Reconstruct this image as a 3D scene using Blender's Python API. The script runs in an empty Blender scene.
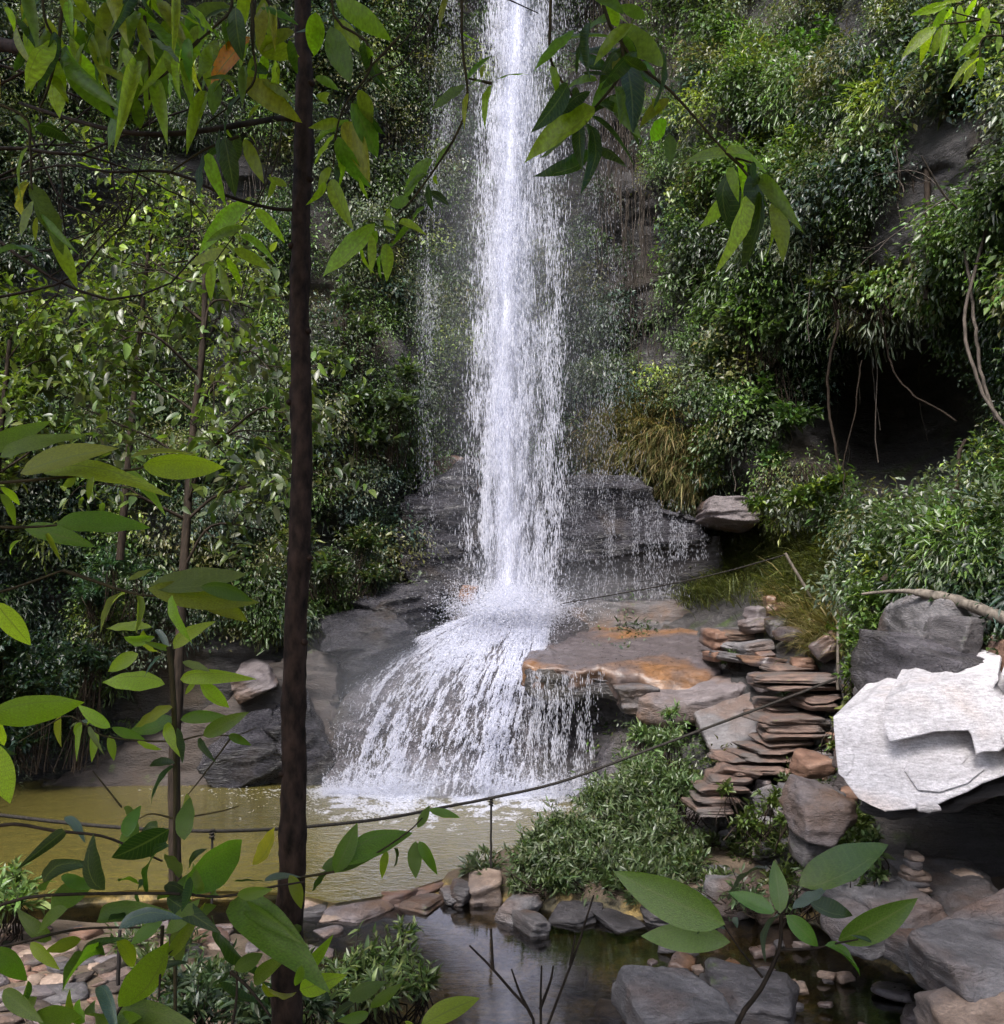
import bpy, bmesh, math, random
import numpy as np
from mathutils import Vector, Matrix
rng = np.random.default_rng(7)
random.seed(7)
SC = bpy.context.scene
COL = SC.collection
PI = math.pi

# ------------------------------------------------------------------ camera
F, CX, CY, CAMZ, PITCH = 1000.0, 502.0, 512.0, 3.4, math.radians(5.0)
FW = np.array([0, math.cos(PITCH), math.sin(PITCH)])
RT = np.array([1.0, 0, 0])
UP = np.array([0, -math.sin(PITCH), math.cos(PITCH)])
CAM = np.array([0, 0, CAMZ])

def rays(px, py):
    px = np.asarray(px, float); py = np.asarray(py, float)
    a = (px - CX) / F; b = (CY - py) / F
    return FW + a[..., None] * RT + b[..., None] * UP

def at(px, py, Y):
    d = rays(px, py)
    return CAM + d * (np.asarray(Y, float) / d[..., 1])[..., None]

def onz(px, py, z=0.0):
    d = rays(px, py)
    return CAM + d * ((z - CAMZ) / d[..., 2])[..., None]

# ------------------------------------------------------------------ noise
def _hash(ix, iy, iz, seed):
    h = (ix.astype(np.int64) * 374761393 + iy.astype(np.int64) * 668265263 + iz.astype(np.int64) * 2147483647 + seed * 974634777) & 0xFFFFFFFF
    h = ((h ^ (h >> 13)) * 1274126177) & 0xFFFFFFFF
    h = ((h ^ (h >> 16)) * 2246822519) & 0xFFFFFFFF
    return ((h ^ (h >> 15)) & 0xFFFFFF) / float(0xFFFFFF)

def noise(P, seed=0):
    P = np.asarray(P, float)
    i = np.floor(P); f = P - i; f = f * f * (3 - 2 * f)
    ix, iy, iz = i[..., 0], i[..., 1], i[..., 2]
    r = 0
    for dx in (0, 1):
        wx = f[..., 0] if dx else 1 - f[..., 0]
        for dy in (0, 1):
            wy = f[..., 1] if dy else 1 - f[..., 1]
            for dz in (0, 1):
                wz = f[..., 2] if dz else 1 - f[..., 2]
                r = r + wx * wy * wz * _hash(ix + dx, iy + dy, iz + dz, seed)
    return r * 2 - 1

def fbm(P, octv=4, seed=0, gain=0.5):
    P = np.asarray(P, float); a = 1.0; r = 0; t = 0
    for o in range(octv):
        r = r + a * noise(P * (2.03 ** o) + 17.3 * o, seed + o); t += a; a *= gain
    return r / t

def sstep(a, b, x):
    t = np.clip((x - a) / (b - a), 0, 1); return t * t * (3 - 2 * t)

def unit(v):
    v = np.asarray(v, float)
    return v / np.maximum(np.linalg.norm(v, axis=-1, keepdims=True), 1e-9)

# ------------------------------------------------------------------ objects
def tag(o, label=None, cat=None, group=None, kind=None):
    if label: o['label'] = label
    if cat: o['category'] = cat
    if group: o['group'] = group
    if kind: o['kind'] = kind
    return o

def empty(name, loc, label=None, cat=None, group=None):
    o = bpy.data.objects.new(name, None); COL.objects.link(o)
    o.location = Vector([float(c) for c in loc]); o.empty_display_size = 0.2
    return tag(o, label, cat, group)

class Buf:
    """collects vertices and faces (several chunks) for ONE mesh object"""
    def __init__(self): self.V = []; self.Fc = []; self.C = []; self.n = 0; self.U = []
    def add(self, V, Fs, C=None):
        V = np.asarray(V, float).reshape(-1, 3); Fs = np.asarray(Fs, np.int64)
        self.V.append(V); self.Fc.append(Fs + self.n)
        if C is None: C = np.ones((len(V), 3)) * 0.5
        C = np.asarray(C, float)
        if C.ndim == 1: C = np.tile(C, (len(V), 1))
        self.C.append(C); self.n += len(V)
    def build(self, name, mat, parent=None, smooth=False, origin=None):
        V = np.concatenate(self.V); C = np.concatenate(self.C)
        o0 = np.zeros(3)
        if parent is not None:
            q = parent
            while q is not None: o0 = o0 + np.array(q.location); q = q.parent
        elif origin is not None: o0 = np.asarray(origin, float)
        me = bpy.data.meshes.new(name)
        ls = [f.size for f in self.Fc]; nf = sum(len(f) for f in self.Fc)
        me.vertices.add(len(V)); me.vertices.foreach_set('co', (V - o0).astype(np.float32).ravel())
        me.loops.add(sum(ls)); me.loops.foreach_set('vertex_index', np.concatenate([f.ravel() for f in self.Fc]).astype(np.int32))
        starts = []; s = 0
        for f in self.Fc:
            k = f.shape[1]; starts.append(s + np.arange(len(f)) * k); s += f.size
        me.polygons.add(nf); me.polygons.foreach_set('loop_start', np.concatenate(starts).astype(np.int32))
        if smooth: me.polygons.foreach_set('use_smooth', np.ones(nf, bool))
        me.update(calc_edges=True)
        ca = me.color_attributes.new('Col', 'FLOAT_COLOR', 'POINT')
        ca.data.foreach_set('color', np.c_[C, np.ones(len(C))].astype(np.float32).ravel())
        if self.U:
            U = np.concatenate(self.U); ua = me.attributes.new('leafuv', 'FLOAT_VECTOR', 'POINT')
            ua.data.foreach_set('vector', np.c_[U, np.zeros(len(U))].astype(np.float32).ravel())
        if mat: me.materials.append(mat)
        o = bpy.data.objects.new(name, me); COL.objects.link(o)
        if parent is not None: o.parent = parent
        else: o.location = Vector([float(c) for c in o0])
        return o

def tube(buf, pts, rad, sides=6, col=(.5, .5, .5), wob=0.0):
    pts = np.asarray(pts, float); n = len(pts); rad = np.broadcast_to(np.asarray(rad, float), (n,))
    t = unit(np.gradient(pts, axis=0))
    ref = np.array([0, 0, 1.0]) if abs(t[:, 2]).mean() < .8 else np.array([1.0, 0, 0])
    a = unit(np.cross(t, ref)); b = np.cross(t, a)
    ang = np.arange(sides) / sides * 2 * PI
    r = rad[:, None] * (1 + wob * rng.normal(size=(n, sides)))
    V = pts[:, None, :] + r[..., None] * (np.cos(ang)[None, :, None] * a[:, None, :] + np.sin(ang)[None, :, None] * b[:, None, :])
    i = np.arange(n - 1)[:, None] * sides; j = np.arange(sides)[None, :]; j2 = (j + 1) % sides
    Fs = np.stack([i + j, i + j2, i + sides + j2, i + sides + j], -1).reshape(-1, 4)
    buf.add(V.reshape(-1, 3), Fs, col)
    for e, c in ((0, pts[0]), (n - 1, pts[-1])):
        ring = V[e]; VV = np.vstack([ring, c]); k = np.arange(sides)
        T = np.stack([k, (k + 1) % sides, np.full(sides, sides)], -1)
        buf.add(VV, T if e else T[:, ::-1], col)

def spline(P, n=24):
    P = np.asarray(P, float)
    if len(P) < 3:
        t = np.linspace(0, 1, n)[:, None]; return P[0] * (1 - t) + P[-1] * t
    Q = np.vstack([2 * P[0] - P[1], P, 2 * P[-1] - P[-2]]); out = []
    segs = len(P) - 1; per = max(2, n // segs)
    for i in range(segs):
        t = np.linspace(0, 1, per, endpoint=False)[:, None]
        a, b, c, d = Q[i:i + 4]
        out.append(.5 * ((2 * b) + (-a + c) * t + (2 * a - 5 * b + 4 * c - d) * t ** 2 + (-a + 3 * b - 3 * c + d) * t ** 3))
    out.append(P[-1:]); return np.vstack(out)

# leaf templates: x across, y along, z normal
def leaf_template(st, w=0.16, fold=0.25, droop=0.25, peak=0.45, wave=0.0, bend=0.0):
    ys = np.linspace(0, 1, st + 1)[1:-1]
    # lanceolate width profile
    wd = (ys ** (peak * 1.5)) * (1 - ys) ** (1.0)
    wd = wd / wd.max() * w
    V = [[0, 0, 0]]
    for y, ww in zip(ys, wd):
        V += [[-ww, y, ww * fold], [0, y, 0], [ww, y, ww * fold]]
    V += [[0, 1, 0]]
    V = np.array(V); V[:, 2] -= droop * V[:, 1] ** 2
    V[:, 2] += wave * np.sin(V[:, 1] * 17 + np.sign(V[:, 0]) * 1.3) * np.abs(np.sign(V[:, 0])); V[:, 0] += bend * V[:, 1] ** 2 * (1 if True else 0)
    q = []; t = [[0, 2, 1], [0, 3, 2]]
    m = len(ys)
    for i in range(m - 1):
        a = 1 + 3 * i; b = a + 3
        q += [[a, a + 1, b + 1, b], [a + 1, a + 2, b + 2, b + 1]]
    a = 1 + 3 * (m - 1); e = len(V) - 1
    t += [[a, a + 1, e], [a + 1, a + 2, e]]
    return V, np.array(q if q else np.zeros((0, 4)), int), np.array(t)

T_SMALL = (np.array([[0, 0, 0], [-.24, .45, .07], [0, 1, -.16], [.24, .45, .07]]), np.zeros((0, 4), int), np.array([[0, 2, 1], [0, 3, 2]]))
T_NARROW = (np.array([[0, 0, 0], [-.1, .45, .03], [0, 1, -.2], [.1, .45, .03]]), np.zeros((0, 4), int), np.array([[0, 2, 1], [0, 3, 2]]))
T_MED = leaf_template(4, .19, .3, .22)
T_BIG = leaf_template(10, .155, .28, .22, .5)
BIGS = [T_BIG, leaf_template(12, .15, .45, .45, .42, .012, .08), leaf_template(12, .16, .12, .1, .55, .016, -.07), leaf_template(12, .145, .6, .3, .5, .01, .12), leaf_template(12, .165, .25, .6, .48, .02, -.12), leaf_template(12, .155, -.2, .35, .5, .014, .05)]
T_BLADE = (np.array([[-.02, 0, 0], [.02, 0, 0], [.016, .5, -.05], [-.016, .5, -.05], [0, 1, -.35]]), np.array([[0, 1, 2, 3]]), np.array([[3, 2, 4]]))

def leaves(buf, P, D, N, L, T, col, wscale=1.0):
    """instances of template T at P along D with normal hint N"""
    P = np.asarray(P, float).reshape(-1, 3); n = len(P)
    if n == 0: return
    D = unit(np.broadcast_to(D, (n, 3))); N = np.broadcast_to(N, (n, 3))
    X = unit(np.cross(D, N) + 1e-6); N = np.cross(X, D)
    L = np.broadcast_to(np.asarray(L, float), (n,)); ws = np.broadcast_to(np.asarray(wscale, float), (n,))
    V, Q, Tr = T; k = len(V)
    W = P[:, None] + L[:, None, None] * (V[None, :, 0, None] * ws[:, None, None] * X[:, None] + V[None, :, 1, None] * D[:, None] + V[None, :, 2, None] * N[:, None])
    off = (np.arange(n) * k)[:, None, None]
    C = np.repeat(np.broadcast_to(col, (n, 3)), k, axis=0)
    W = W.reshape(-1, 3); base = buf.n
    if any(T is q for q in BIGS): buf.U.append(np.tile(np.c_[np.sign(V[:, 0]), V[:, 1]], (n, 1)))
    buf.V.append(W); buf.C.append(C); buf.n += len(W)
    if len(Q): buf.Fc.append((Q[None] + off).reshape(-1, 4) + base)
    buf.Fc.append((Tr[None] + off).reshape(-1, 3) + base)

def rdir(n):
    return unit(rng.normal(size=(n, 3)))

def palette(n, cols, w=None, jit=0.18):
    cols = np.asarray(cols, float)
    c = cols[rng.choice(len(cols), n, p=w)]
    return np.clip(c * (1 + jit * rng.normal(size=(n, 1))) * (1 + .06 * rng.normal(size=(n, 3))), .002, 1)

# ------------------------------------------------------------------ materials
def nodes(name):
    m = bpy.data.materials.new(name); m.use_nodes = True
    nt = m.node_tree; nt.nodes.clear()
    out = nt.nodes.new('ShaderNodeOutputMaterial')
    def N(t, **kw):
        n = nt.nodes.new('ShaderNode' + t)
        for k, v in kw.items():
            if k in n.inputs.keys() if isinstance(k, str) else False: n.inputs[k].default_value = v
            else: setattr(n, k, v)
        return n
    return m, nt, out, N

def ramp(nt, fac, stops):
    r = nt.nodes.new('ShaderNodeValToRGB'); e = r.color_ramp.elements
    while len(e) < len(stops): e.new(.5)
    for el, (p, c) in zip(e, stops):
        el.position = p; el.color = (c, c, c, 1) if np.isscalar(c) else (*c, 1)
    nt.links.new(fac, r.inputs[0]); return r.outputs[0]

def mixc(nt, fac, a, b, mode='MIX'):
    m = nt.nodes.new('ShaderNodeMix'); m.data_type = 'RGBA'; m.blend_type = mode
    for s, v in ((0, fac), (6, a), (7, b)):
        if hasattr(v, 'is_output'): nt.links.new(v, m.inputs[s])
        else: m.inputs[s].default_value = v if s == 0 else (*v, 1)
    return m.outputs[2]

def texnoise(nt, scale, detail=5, rough=.55, vec=None, dist=0.0):
    n = nt.nodes.new('ShaderNodeTexNoise'); n.inputs['Scale'].default_value = scale
    n.inputs['Detail'].default_value = detail; n.inputs['Roughness'].default_value = rough; n.inputs['Distortion'].default_value = dist
    if vec is not None: nt.links.new(vec, n.inputs['Vector'])
    return n.outputs['Fac']

def mapping(nt, scale=(1, 1, 1), rot=(0, 0, 0)):
    g = nt.nodes.new('ShaderNodeNewGeometry'); mp = nt.nodes.new('ShaderNodeMapping')
    mp.inputs['Scale'].default_value = scale; mp.inputs['Rotation'].default_value = rot
    nt.links.new(g.outputs['Position'], mp.inputs['Vector']); return mp.outputs['Vector']

def leaf_mat(name, trans=.35, rough=.42, spec=.5, tint=(1.5, 1.7, .5), veins=False):
    m, nt, out, N = nodes(name)
    at_ = N('Attribute', attribute_name='Col')
    col = at_.outputs['Color']
    nz = texnoise(nt, 40 if veins else 9, 3)
    col = mixc(nt, .8, col, ramp(nt, nz, [(.3, .62), (.7, 1.3)]), 'MULTIPLY')
    p = N('BsdfPrincipled'); p.inputs['Roughness'].default_value = rough
    p.inputs['Specular IOR Level'].default_value = spec
    nt.links.new(col, p.inputs['Base Color'])
    tr = N('BsdfTranslucent'); nt.links.new(mixc(nt, 1.0, col, tint, 'MULTIPLY'), tr.inputs['Color'])
    mx = N('MixShader'); mx.inputs[0].default_value = trans
    nt.links.new(p.outputs[0], mx.inputs[1]); nt.links.new(tr.outputs[0], mx.inputs[2])
    if veins:
        ua = N('Attribute', attribute_name='leafuv'); sx = N('SeparateXYZ'); nt.links.new(ua.outputs['Vector'], sx.inputs[0])
        ab = N('Math', operation='ABSOLUTE'); nt.links.new(sx.outputs[0], ab.inputs[0])
        m1 = N('Math', operation='MULTIPLY_ADD'); m1.inputs[1].default_value = -.16; nt.links.new(ab.outputs[0], m1.inputs[0]); nt.links.new(sx.outputs[1], m1.inputs[2])
        m2 = N('Math', operation='MULTIPLY'); m2.inputs[1].default_value = 85; nt.links.new(m1.outputs[0], m2.inputs[0])
        sn = N('Math', operation='SINE'); nt.links.new(m2.outputs[0], sn.inputs[0])
        vein = ramp(nt, sn.outputs[0], [(.75, 0.0), (1.0, .32)])
        mid = ramp(nt, ab.outputs[0], [(.03, .9), (.1, 0.0)])
        mxv = N('Math', operation='MAXIMUM'); nt.links.new(vein, mxv.inputs[0]); nt.links.new(mid, mxv.inputs[1])
        blot = ramp(nt, texnoise(nt, 14, 4, .7), [(.66, 0.0), (.74, .5)])
        c2 = mixc(nt, mxv.outputs[0], col, (.30, .36, .10)); c2 = mixc(nt, .35, col, c2); c2 = mixc(nt, blot, c2, (.12, .10, .02))
        nt.links.new(c2, p.inputs['Base Color'])
        mc_ = [l for l in nt.links if l.to_node == tr][0].from_node
        c3 = mixc(nt, mxv.outputs[0], c2, (.04, .07, .01)); c3 = mixc(nt, .5, c2, c3); nt.links.new(c3, mc_.inputs[6])
        b = N('Bump'); b.inputs['Strength'].default_value = .25; b.inputs['Distance'].default_value = .01
        nt.links.new(texnoise(nt, 60, 2), b.inputs['Height']); nt.links.new(b.outputs[0], p.inputs['Normal'])
    nt.links.new(mx.outputs[0], out.inputs[0]); return m

def bark_mat(name, c1, c2, scale=20, rough=.8, rings=False):
    m, nt, out, N = nodes(name)
    v = mapping(nt, (1, 1, .25) if not rings else (1, 1, .5))
    nz = texnoise(nt, scale, 5, vec=v)
    p = N('BsdfPrincipled'); p.inputs['Roughness'].default_value = rough; p.inputs['Specular IOR Level'].default_value = .15
    nt.links.new(ramp(nt, nz, [(.3, c1), (.7, c2)]), p.inputs['Base Color'])
    b = N('Bump'); b.inputs['Strength'].default_value = .6; b.inputs['Distance'].default_value = .01
    nt.links.new(nz, b.inputs['Height']); nt.links.new(b.outputs[0], p.inputs['Normal'])
    nt.links.new(p.outputs[0], out.inputs[0]); return m

def rock_mat(name, c1, c2, c3=None, c3amt=.5, rough=(.35, .75), scale=2.2, strat=(1, 1, 5), rot=(0, .0, 0), bump=.5, moss=0.0, mosscol=(.05, .08, .015), bd=.05, lichen=0, crack=0.0):
    m, nt, out, N = nodes(name)
    v = mapping(nt, strat, rot)
    v0 = mapping(nt)
    n1 = texnoise(nt, scale, 8, .62, v, .3)
    n2 = texnoise(nt, scale * .45, 4, .5, v0)
    n3 = texnoise(nt, scale * 9, 5, .65, v)
    n4 = texnoise(nt, scale * 38, 3, .7, v0)
    col = mixc(nt, ramp(nt, n1, [(.34, 0.0), (.66, 1.0)]), c1, c2)
    if c3 is not None: col = mixc(nt, ramp(nt, n2, [(.62 - c3amt * .3, 0.0), (.75 - c3amt * .25, 1.0)]), col, c3)
    col = mixc(nt, .7, col, ramp(nt, n3, [(.3, .45), (.68, 1.35)]), 'MULTIPLY')
    col = mixc(nt, .45, col, ramp(nt, n4, [(.32, .5), (.7, 1.5)]), 'MULTIPLY')
    if crack > 0:
        vo = N('TexVoronoi', feature='DISTANCE_TO_EDGE'); vo.inputs['Scale'].default_value = scale * .9
        add = N('VectorMath', operation='ADD'); nt.links.new(v, add.inputs[0])
        nn = nt.nodes.new('ShaderNodeTexNoise'); nn.inputs['Scale'].default_value = 3; nt.links.new(v0, nn.inputs['Vector'])
        nt.links.new(nn.outputs['Color'], add.inputs[1]); nt.links.new(add.outputs[0], vo.inputs['Vector'])
        ck = ramp(nt, vo.outputs['Distance'], [(.0, 0.0), (.035, 1.0)])
        ck2 = mixc(nt, ramp(nt, n2, [(.4, 0.0), (.55, crack)]), (1, 1, 1), ck)
        col = mixc(nt, 1.0, col, mixc(nt, .75, (1, 1, 1), ck2), 'MULTIPLY')
    geo = N('NewGeometry')
    if moss > 0:
        sp = N('SeparateXYZ'); nt.links.new(geo.outputs['Normal'], sp.inputs[0])
        mm = N('Math', operation='MULTIPLY'); nt.links.new(ramp(nt, sp.outputs[2], [(.1, .15), (.7, 1.0)]), mm.inputs[0])
        nt.links.new(ramp(nt, texnoise(nt, scale * 1.3, 6, .7, v0), [(.66 - moss * .3, 0.0), (.78 - moss * .3, 1.0)]), mm.inputs[1])
        mc = mixc(nt, ramp(nt, n3, [(.35, 0.0), (.65, 1.0)]), mosscol, tuple(1.9 * c for c in mosscol))
        col = mixc(nt, mm.outputs[0], col, mc)
    p = N('BsdfPrincipled')
    nt.links.new(col, p.inputs['Base Color'])
    nt.links.new(ramp(nt, n3, [(.3, rough[0]), (.7, rough[1])]), p.inputs['Roughness'])
    h = N('Math', operation='ADD'); nt.links.new(n1, h.inputs[0])
    h2 = N('Math', operation='MULTIPLY'); h2.inputs[1].default_value = .35; nt.links.new(n3, h2.inputs[0]); nt.links.new(h2.outputs[0], h.inputs[1])
    h3 = N('Math', operation='MULTIPLY_ADD'); h3.inputs[1].default_value = .08; nt.links.new(n4, h3.inputs[0]); nt.links.new(h.outputs[0], h3.inputs[2])
    hh = h3.outputs[0]
    if crack > 0:
        h4 = N('Math', operation='MULTIPLY_ADD'); h4.inputs[1].default_value = .5; nt.links.new(ck2, h4.inputs[0]); nt.links.new(hh, h4.inputs[2]); hh = h4.outputs[0]
    b = N('Bump'); b.inputs['Strength'].default_value = bump; b.inputs['Distance'].default_value = bd * 3
    nt.links.new(hh, b.inputs['Height']); nt.links.new(b.outputs[0], p.inputs['Normal'])
    nt.links.new(p.outputs[0], out.inputs[0]); return m

M = {}
M['leaf'] = leaf_mat('leaf', .3, .38, .6)
M['leaf_far'] = leaf_mat('leaf_cliff', .32, .38, .65, (1.4, 1.5, .6))
M['leaf_near'] = leaf_mat('leaf_near', .58, .30, .5, (2.2, 2.4, .5), True)
M['leaf_gloss'] = leaf_mat('leaf_gloss', .3, .25, .8, (1.3, 1.7, .5), True)
M['grass'] = leaf_mat('grass', .35, .6, .3, (1.4, 1.4, .7))
M['bark_dark'] = bark_mat('bark_dark', (.005, .003, .002), (.05, .03, .023), 38, .75, True)
M['twig'] = bark_mat('twig', (.012, .009, .007), (.045, .033, .024), 30)
M['stem'] = bark_mat('stem', (.02, .015, .008), (.055, .045, .02), 30)
M['liana'] = bark_mat('liana', (.03, .026, .022), (.12, .10, .085), 20)
M['wood'] = bark_mat('weathered_wood', (.07, .06, .05), (.22, .19, .16), 25)
M['rope'] = bark_mat('rope', (.012, .011, .01), (.05, .045, .04), 90, .9)
M['iron'] = bark_mat('iron', (.012, .011, .012), (.035, .03, .028), 60, .6)
M['cliff'] = rock_mat('cliff_rock', (.02, .019, .02), (.075, .07, .072), (.06, .045, .032), .3, scale=1.1, strat=(1, 1, 4), moss=.35, mosscol=(.025, .04, .008), bd=.08, bump=.8)
M['rock_wet'] = rock_mat('rock_wet', (.03, .028, .033), (.13, .12, .135), (.05, .045, .04), .4, (.18, .5), 1.6, (1, 1, 4), (0, .25, 0), bd=.05, bump=.8, crack=.25)
M['rock_blue'] = rock_mat('rock_blue', (.014, .014, .019), (.075, .072, .085), (.05, .04, .035), .2, (.12, .4), 2.3, (.7, .7, 3), (0, .2, 0), bd=.07, bump=.9)
M['rock_grey'] = rock_mat('rock_grey', (.07, .066, .07), (.20, .19, .198), (.13, .09, .075), .4, (.45, .85), 2.4, (1, 1, 3), (.3, .3, 0), bd=.03, bump=.7, crack=.2)
M['rock_purple'] = rock_mat('rock_purple', (.085, .07, .072), (.19, .165, .172), (.14, .09, .065), .45, (.4, .8), 2.5, (1, 1, 3), (.2, .3, 0), bd=.03, bump=.7, crack=.15)
M['rock_dark'] = rock_mat('rock_dark', (.035, .032, .034), (.13, .12, .125), (.1, .06, .04), .3, (.3, .65), 2.5, (1, 1, 4), bd=.03, bump=.6, moss=.15)
M['rock_orange'] = rock_mat('rock_orange', (.10, .055, .03), (.24, .115, .042), (.085, .072, .076), 1.0, (.2, .55), 1.5, (1, 1, 2), bd=.02, bump=.5)
M['rock_tan'] = rock_mat('rock_tan', (.15, .105, .08), (.32, .24, .19), (.16, .13, .12), .4, (.4, .8), 4, (1, 1, 3), bd=.02, bump=.5)
M['rock_rust'] = rock_mat('rock_rust', (.10, .052, .035), (.23, .135, .095), (.12, .09, .085), .4, (.4, .8), 4, (1, 1, 4), bd=.02, bump=.5, moss=.12)
M['rock_step'] = rock_mat('rock_step', (.075, .05, .042), (.19, .125, .10), (.10, .085, .08), .5, (.4, .8), 5, (1, 1, 5), bd=.02, bump=.6, moss=.12)
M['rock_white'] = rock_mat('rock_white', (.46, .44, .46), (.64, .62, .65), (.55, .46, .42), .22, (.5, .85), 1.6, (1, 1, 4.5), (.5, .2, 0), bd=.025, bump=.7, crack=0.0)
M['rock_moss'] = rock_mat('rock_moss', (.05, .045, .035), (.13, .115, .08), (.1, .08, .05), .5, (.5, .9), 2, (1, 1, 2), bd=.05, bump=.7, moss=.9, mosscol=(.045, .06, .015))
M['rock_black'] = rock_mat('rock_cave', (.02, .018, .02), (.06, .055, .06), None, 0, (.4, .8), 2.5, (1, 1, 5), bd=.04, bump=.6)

# ------------------------------------------------------------------ rocks
def ico(sub):
    bm = bmesh.new(); bmesh.ops.create_icosphere(bm, subdivisions=sub, radius=1)
    V = np.array([v.co[:] for v in bm.verts]); Fs = np.array([[v.index for v in f.verts] for f in bm.faces]); bm.free()
    return unit(V), Fs
ICO = {k: ico(k) for k in (2, 3, 4, 5, 6)}

def rotm(rx, ry, rz):
    return np.array(Matrix.Rotation(rz, 3, 'Z') @ Matrix.Rotation(ry, 3, 'Y') @ Matrix.Rotation(rx, 3, 'X'))

def rock_verts(size, rot=(0, 0, 0), seed=0, sub=4, box=True, cuts=9, p=34, rough=.045, strata=.03, flat=1.0):
    r = np.random.default_rng(seed)
    d, Fs = ICO[sub]
    ns = []; hs = []
    if box:
        for ax in range(3):
            for s in (-1, 1):
                n = np.zeros(3); n[ax] = s; n += r.normal(size=3) * .13; ns.append(unit(n)); hs.append(r.uniform(.82, 1.0))
    for k in range(cuts):
        ns.append(unit(r.normal(size=3))); hs.append(r.uniform(.92, 1.25) if box else r.uniform(.75, 1.0))
    ns = np.array(ns); hs = np.array(hs)
    q = np.maximum(0, d @ ns.T / hs)
    R = (q ** p).sum(1) ** (-1 / p)
    V = d * R[:, None] * np.asarray(size, float) * .5 * 1.12
    s = float(np.mean(size))
    off = r.uniform(0, 100, 3)
    V = V * (1 + rough * fbm(V / s * 3.0 + off, 4, seed)[:, None] * 2)
    V = V + d * (s * rough * .5 * fbm(V / s * 11 + off, 3, seed + 5)[:, None])
    if strata > 0:  # broken layers round the sides
        lay = noise(np.stack([V[:, 0] / s * 1.2, V[:, 1] / s * 1.2, V[:, 2] / np.asarray(size)[2] * 7], -1) + off, seed + 9)
        side = 1 - np.abs(d[:, 2]) ** 2
        V[:, :2] *= (1 + strata * 2 * np.round(lay * 3)[:, None] / 3 * side[:, None])
    return V @ rotm(*rot).T, Fs

def rock(name, pos, size, mat, label=None, cat='rock', group=None, rot=(0, 0, 0), seed=0, sub=4, parent=None, smooth=True, **kw):
    V, Fs = rock_verts(size, rot, seed, sub, **kw)
    b = Buf(); pos = np.asarray(pos, float); b.add(V + pos, Fs)
    o = b.build(name, M[mat], parent, smooth=smooth, origin=pos)
    if parent is None: tag(o, label, cat, group)
    return o

def voxel_prism(poly_front, back_vec, voxel=.04, amp=.04, freq=2.2, seed=1, strat=(1, 1, 3), amp2=.012, taper=1.0, chunk=0.0, crisp=False):
    """solid block with the given front outline (n,3) and thickness vector"""
    P = np.asarray(poly_front, float); n = len(P); bv = np.asarray(back_vec, float)
    cen = P.mean(0)
    B = cen + (P - cen) * taper + bv
    V = np.vstack([P, B]).tolist()
    Fs = [list(range(n)), list(range(2 * n - 1, n - 1, -1))] + [[(i + 1) % n, i, n + i, n + (i + 1) % n] for i in range(n)]
    me = bpy.data.meshes.new('tmp'); me.from_pydata(V, [], Fs); me.update()
    bm = bmesh.new(); bm.from_mesh(me); bmesh.ops.triangulate(bm, faces=bm.faces[:]); bmesh.ops.recalc_face_normals(bm, faces=bm.faces[:]); bm.to_mesh(me); bm.free()
    o = bpy.data.objects.new('tmp', me); COL.objects.link(o)
    md = o.modifiers.new('r', 'REMESH'); md.mode = 'VOXEL'; md.voxel_size = voxel
    sm = o.modifiers.new('s', 'SMOOTH'); sm.iterations = 1 if crisp else 4; sm.factor = .5
    dg = bpy.context.evaluated_depsgraph_get(); dg.update()
    m2 = bpy.data.meshes.new_from_object(o.evaluated_get(dg))
    nv = len(m2.vertices); A = np.empty(nv * 3, np.float32); m2.vertices.foreach_get('co', A); A = A.reshape(-1, 3).astype(float)
    NN = np.empty(nv * 3, np.float32); m2.vertices.foreach_get('normal', NN); NN = NN.reshape(-1, 3).astype(float)
    Fq = [list(p.vertices) for p in m2.polygons]
    quads = np.array([f for f in Fq if len(f) == 4]).reshape(-1, 4); tris = np.array([f for f in Fq if len(f) == 3]).reshape(-1, 3)
    bpy.data.objects.remove(o); bpy.data.meshes.remove(me); bpy.data.meshes.remove(m2)
    if crisp:   # flat broken faces with straight edges: relief only on the faces that look like the front one
        fn = unit(np.cross(P[1] - P[0], P[n // 2] - P[0])); fn = fn if fn @ (CAM - cen) > 0 else -fn
        w = sstep(.75, .97, NN @ fn)[:, None]
        e1 = unit(np.cross(fn, [0, 0, 1.0])); e2 = np.cross(fn, e1); U = np.stack([A @ e1, A @ e2, 0 * A[:, 0]], -1)
        R_ = U @ rotm(0, 0, .22).T * np.array([.9, 3.2, 1])
        st = np.round(fbm(R_ * 1.1 + seed, 3, seed) * 9) / 9
        rel = .15 * st + .010 * fbm(U * 6, 4, seed + 2) + .004 * fbm(U * 30, 2, seed + 4)
        jag = .018 * np.round(noise(A * 7, seed + 8) * 2) / 2
        A = A + fn * rel[:, None] * w + NN * jag[:, None] * (1 - w)
        return A, quads, tris
    S = A * np.asarray(strat, float)
    A = A + NN * (amp * fbm(S * freq, 4, seed)[:, None] + amp2 * fbm(S * freq * 5, 3, seed + 3)[:, None])
    if chunk > 0:
        st = np.round(noise(S * freq * .8, seed + 7) * 3) / 3
        A = A + NN * (chunk * st)[:, None]
    return A, quads, tris

def block(name, poly, back, mat, label=None, cat='rock', group=None, parent=None, **kw):
    V, q, t = voxel_prism(poly, back, **kw)
    b = Buf()
    b.add(V, q)
    if len(t):
        b.Fc.append(t.astype(np.int64))
    o = b.build(name, M[mat] if isinstance(mat, str) else mat, parent, smooth=True, origin=V.mean(0))
    if parent is None: tag(o, label, cat, group)
    return o

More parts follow.
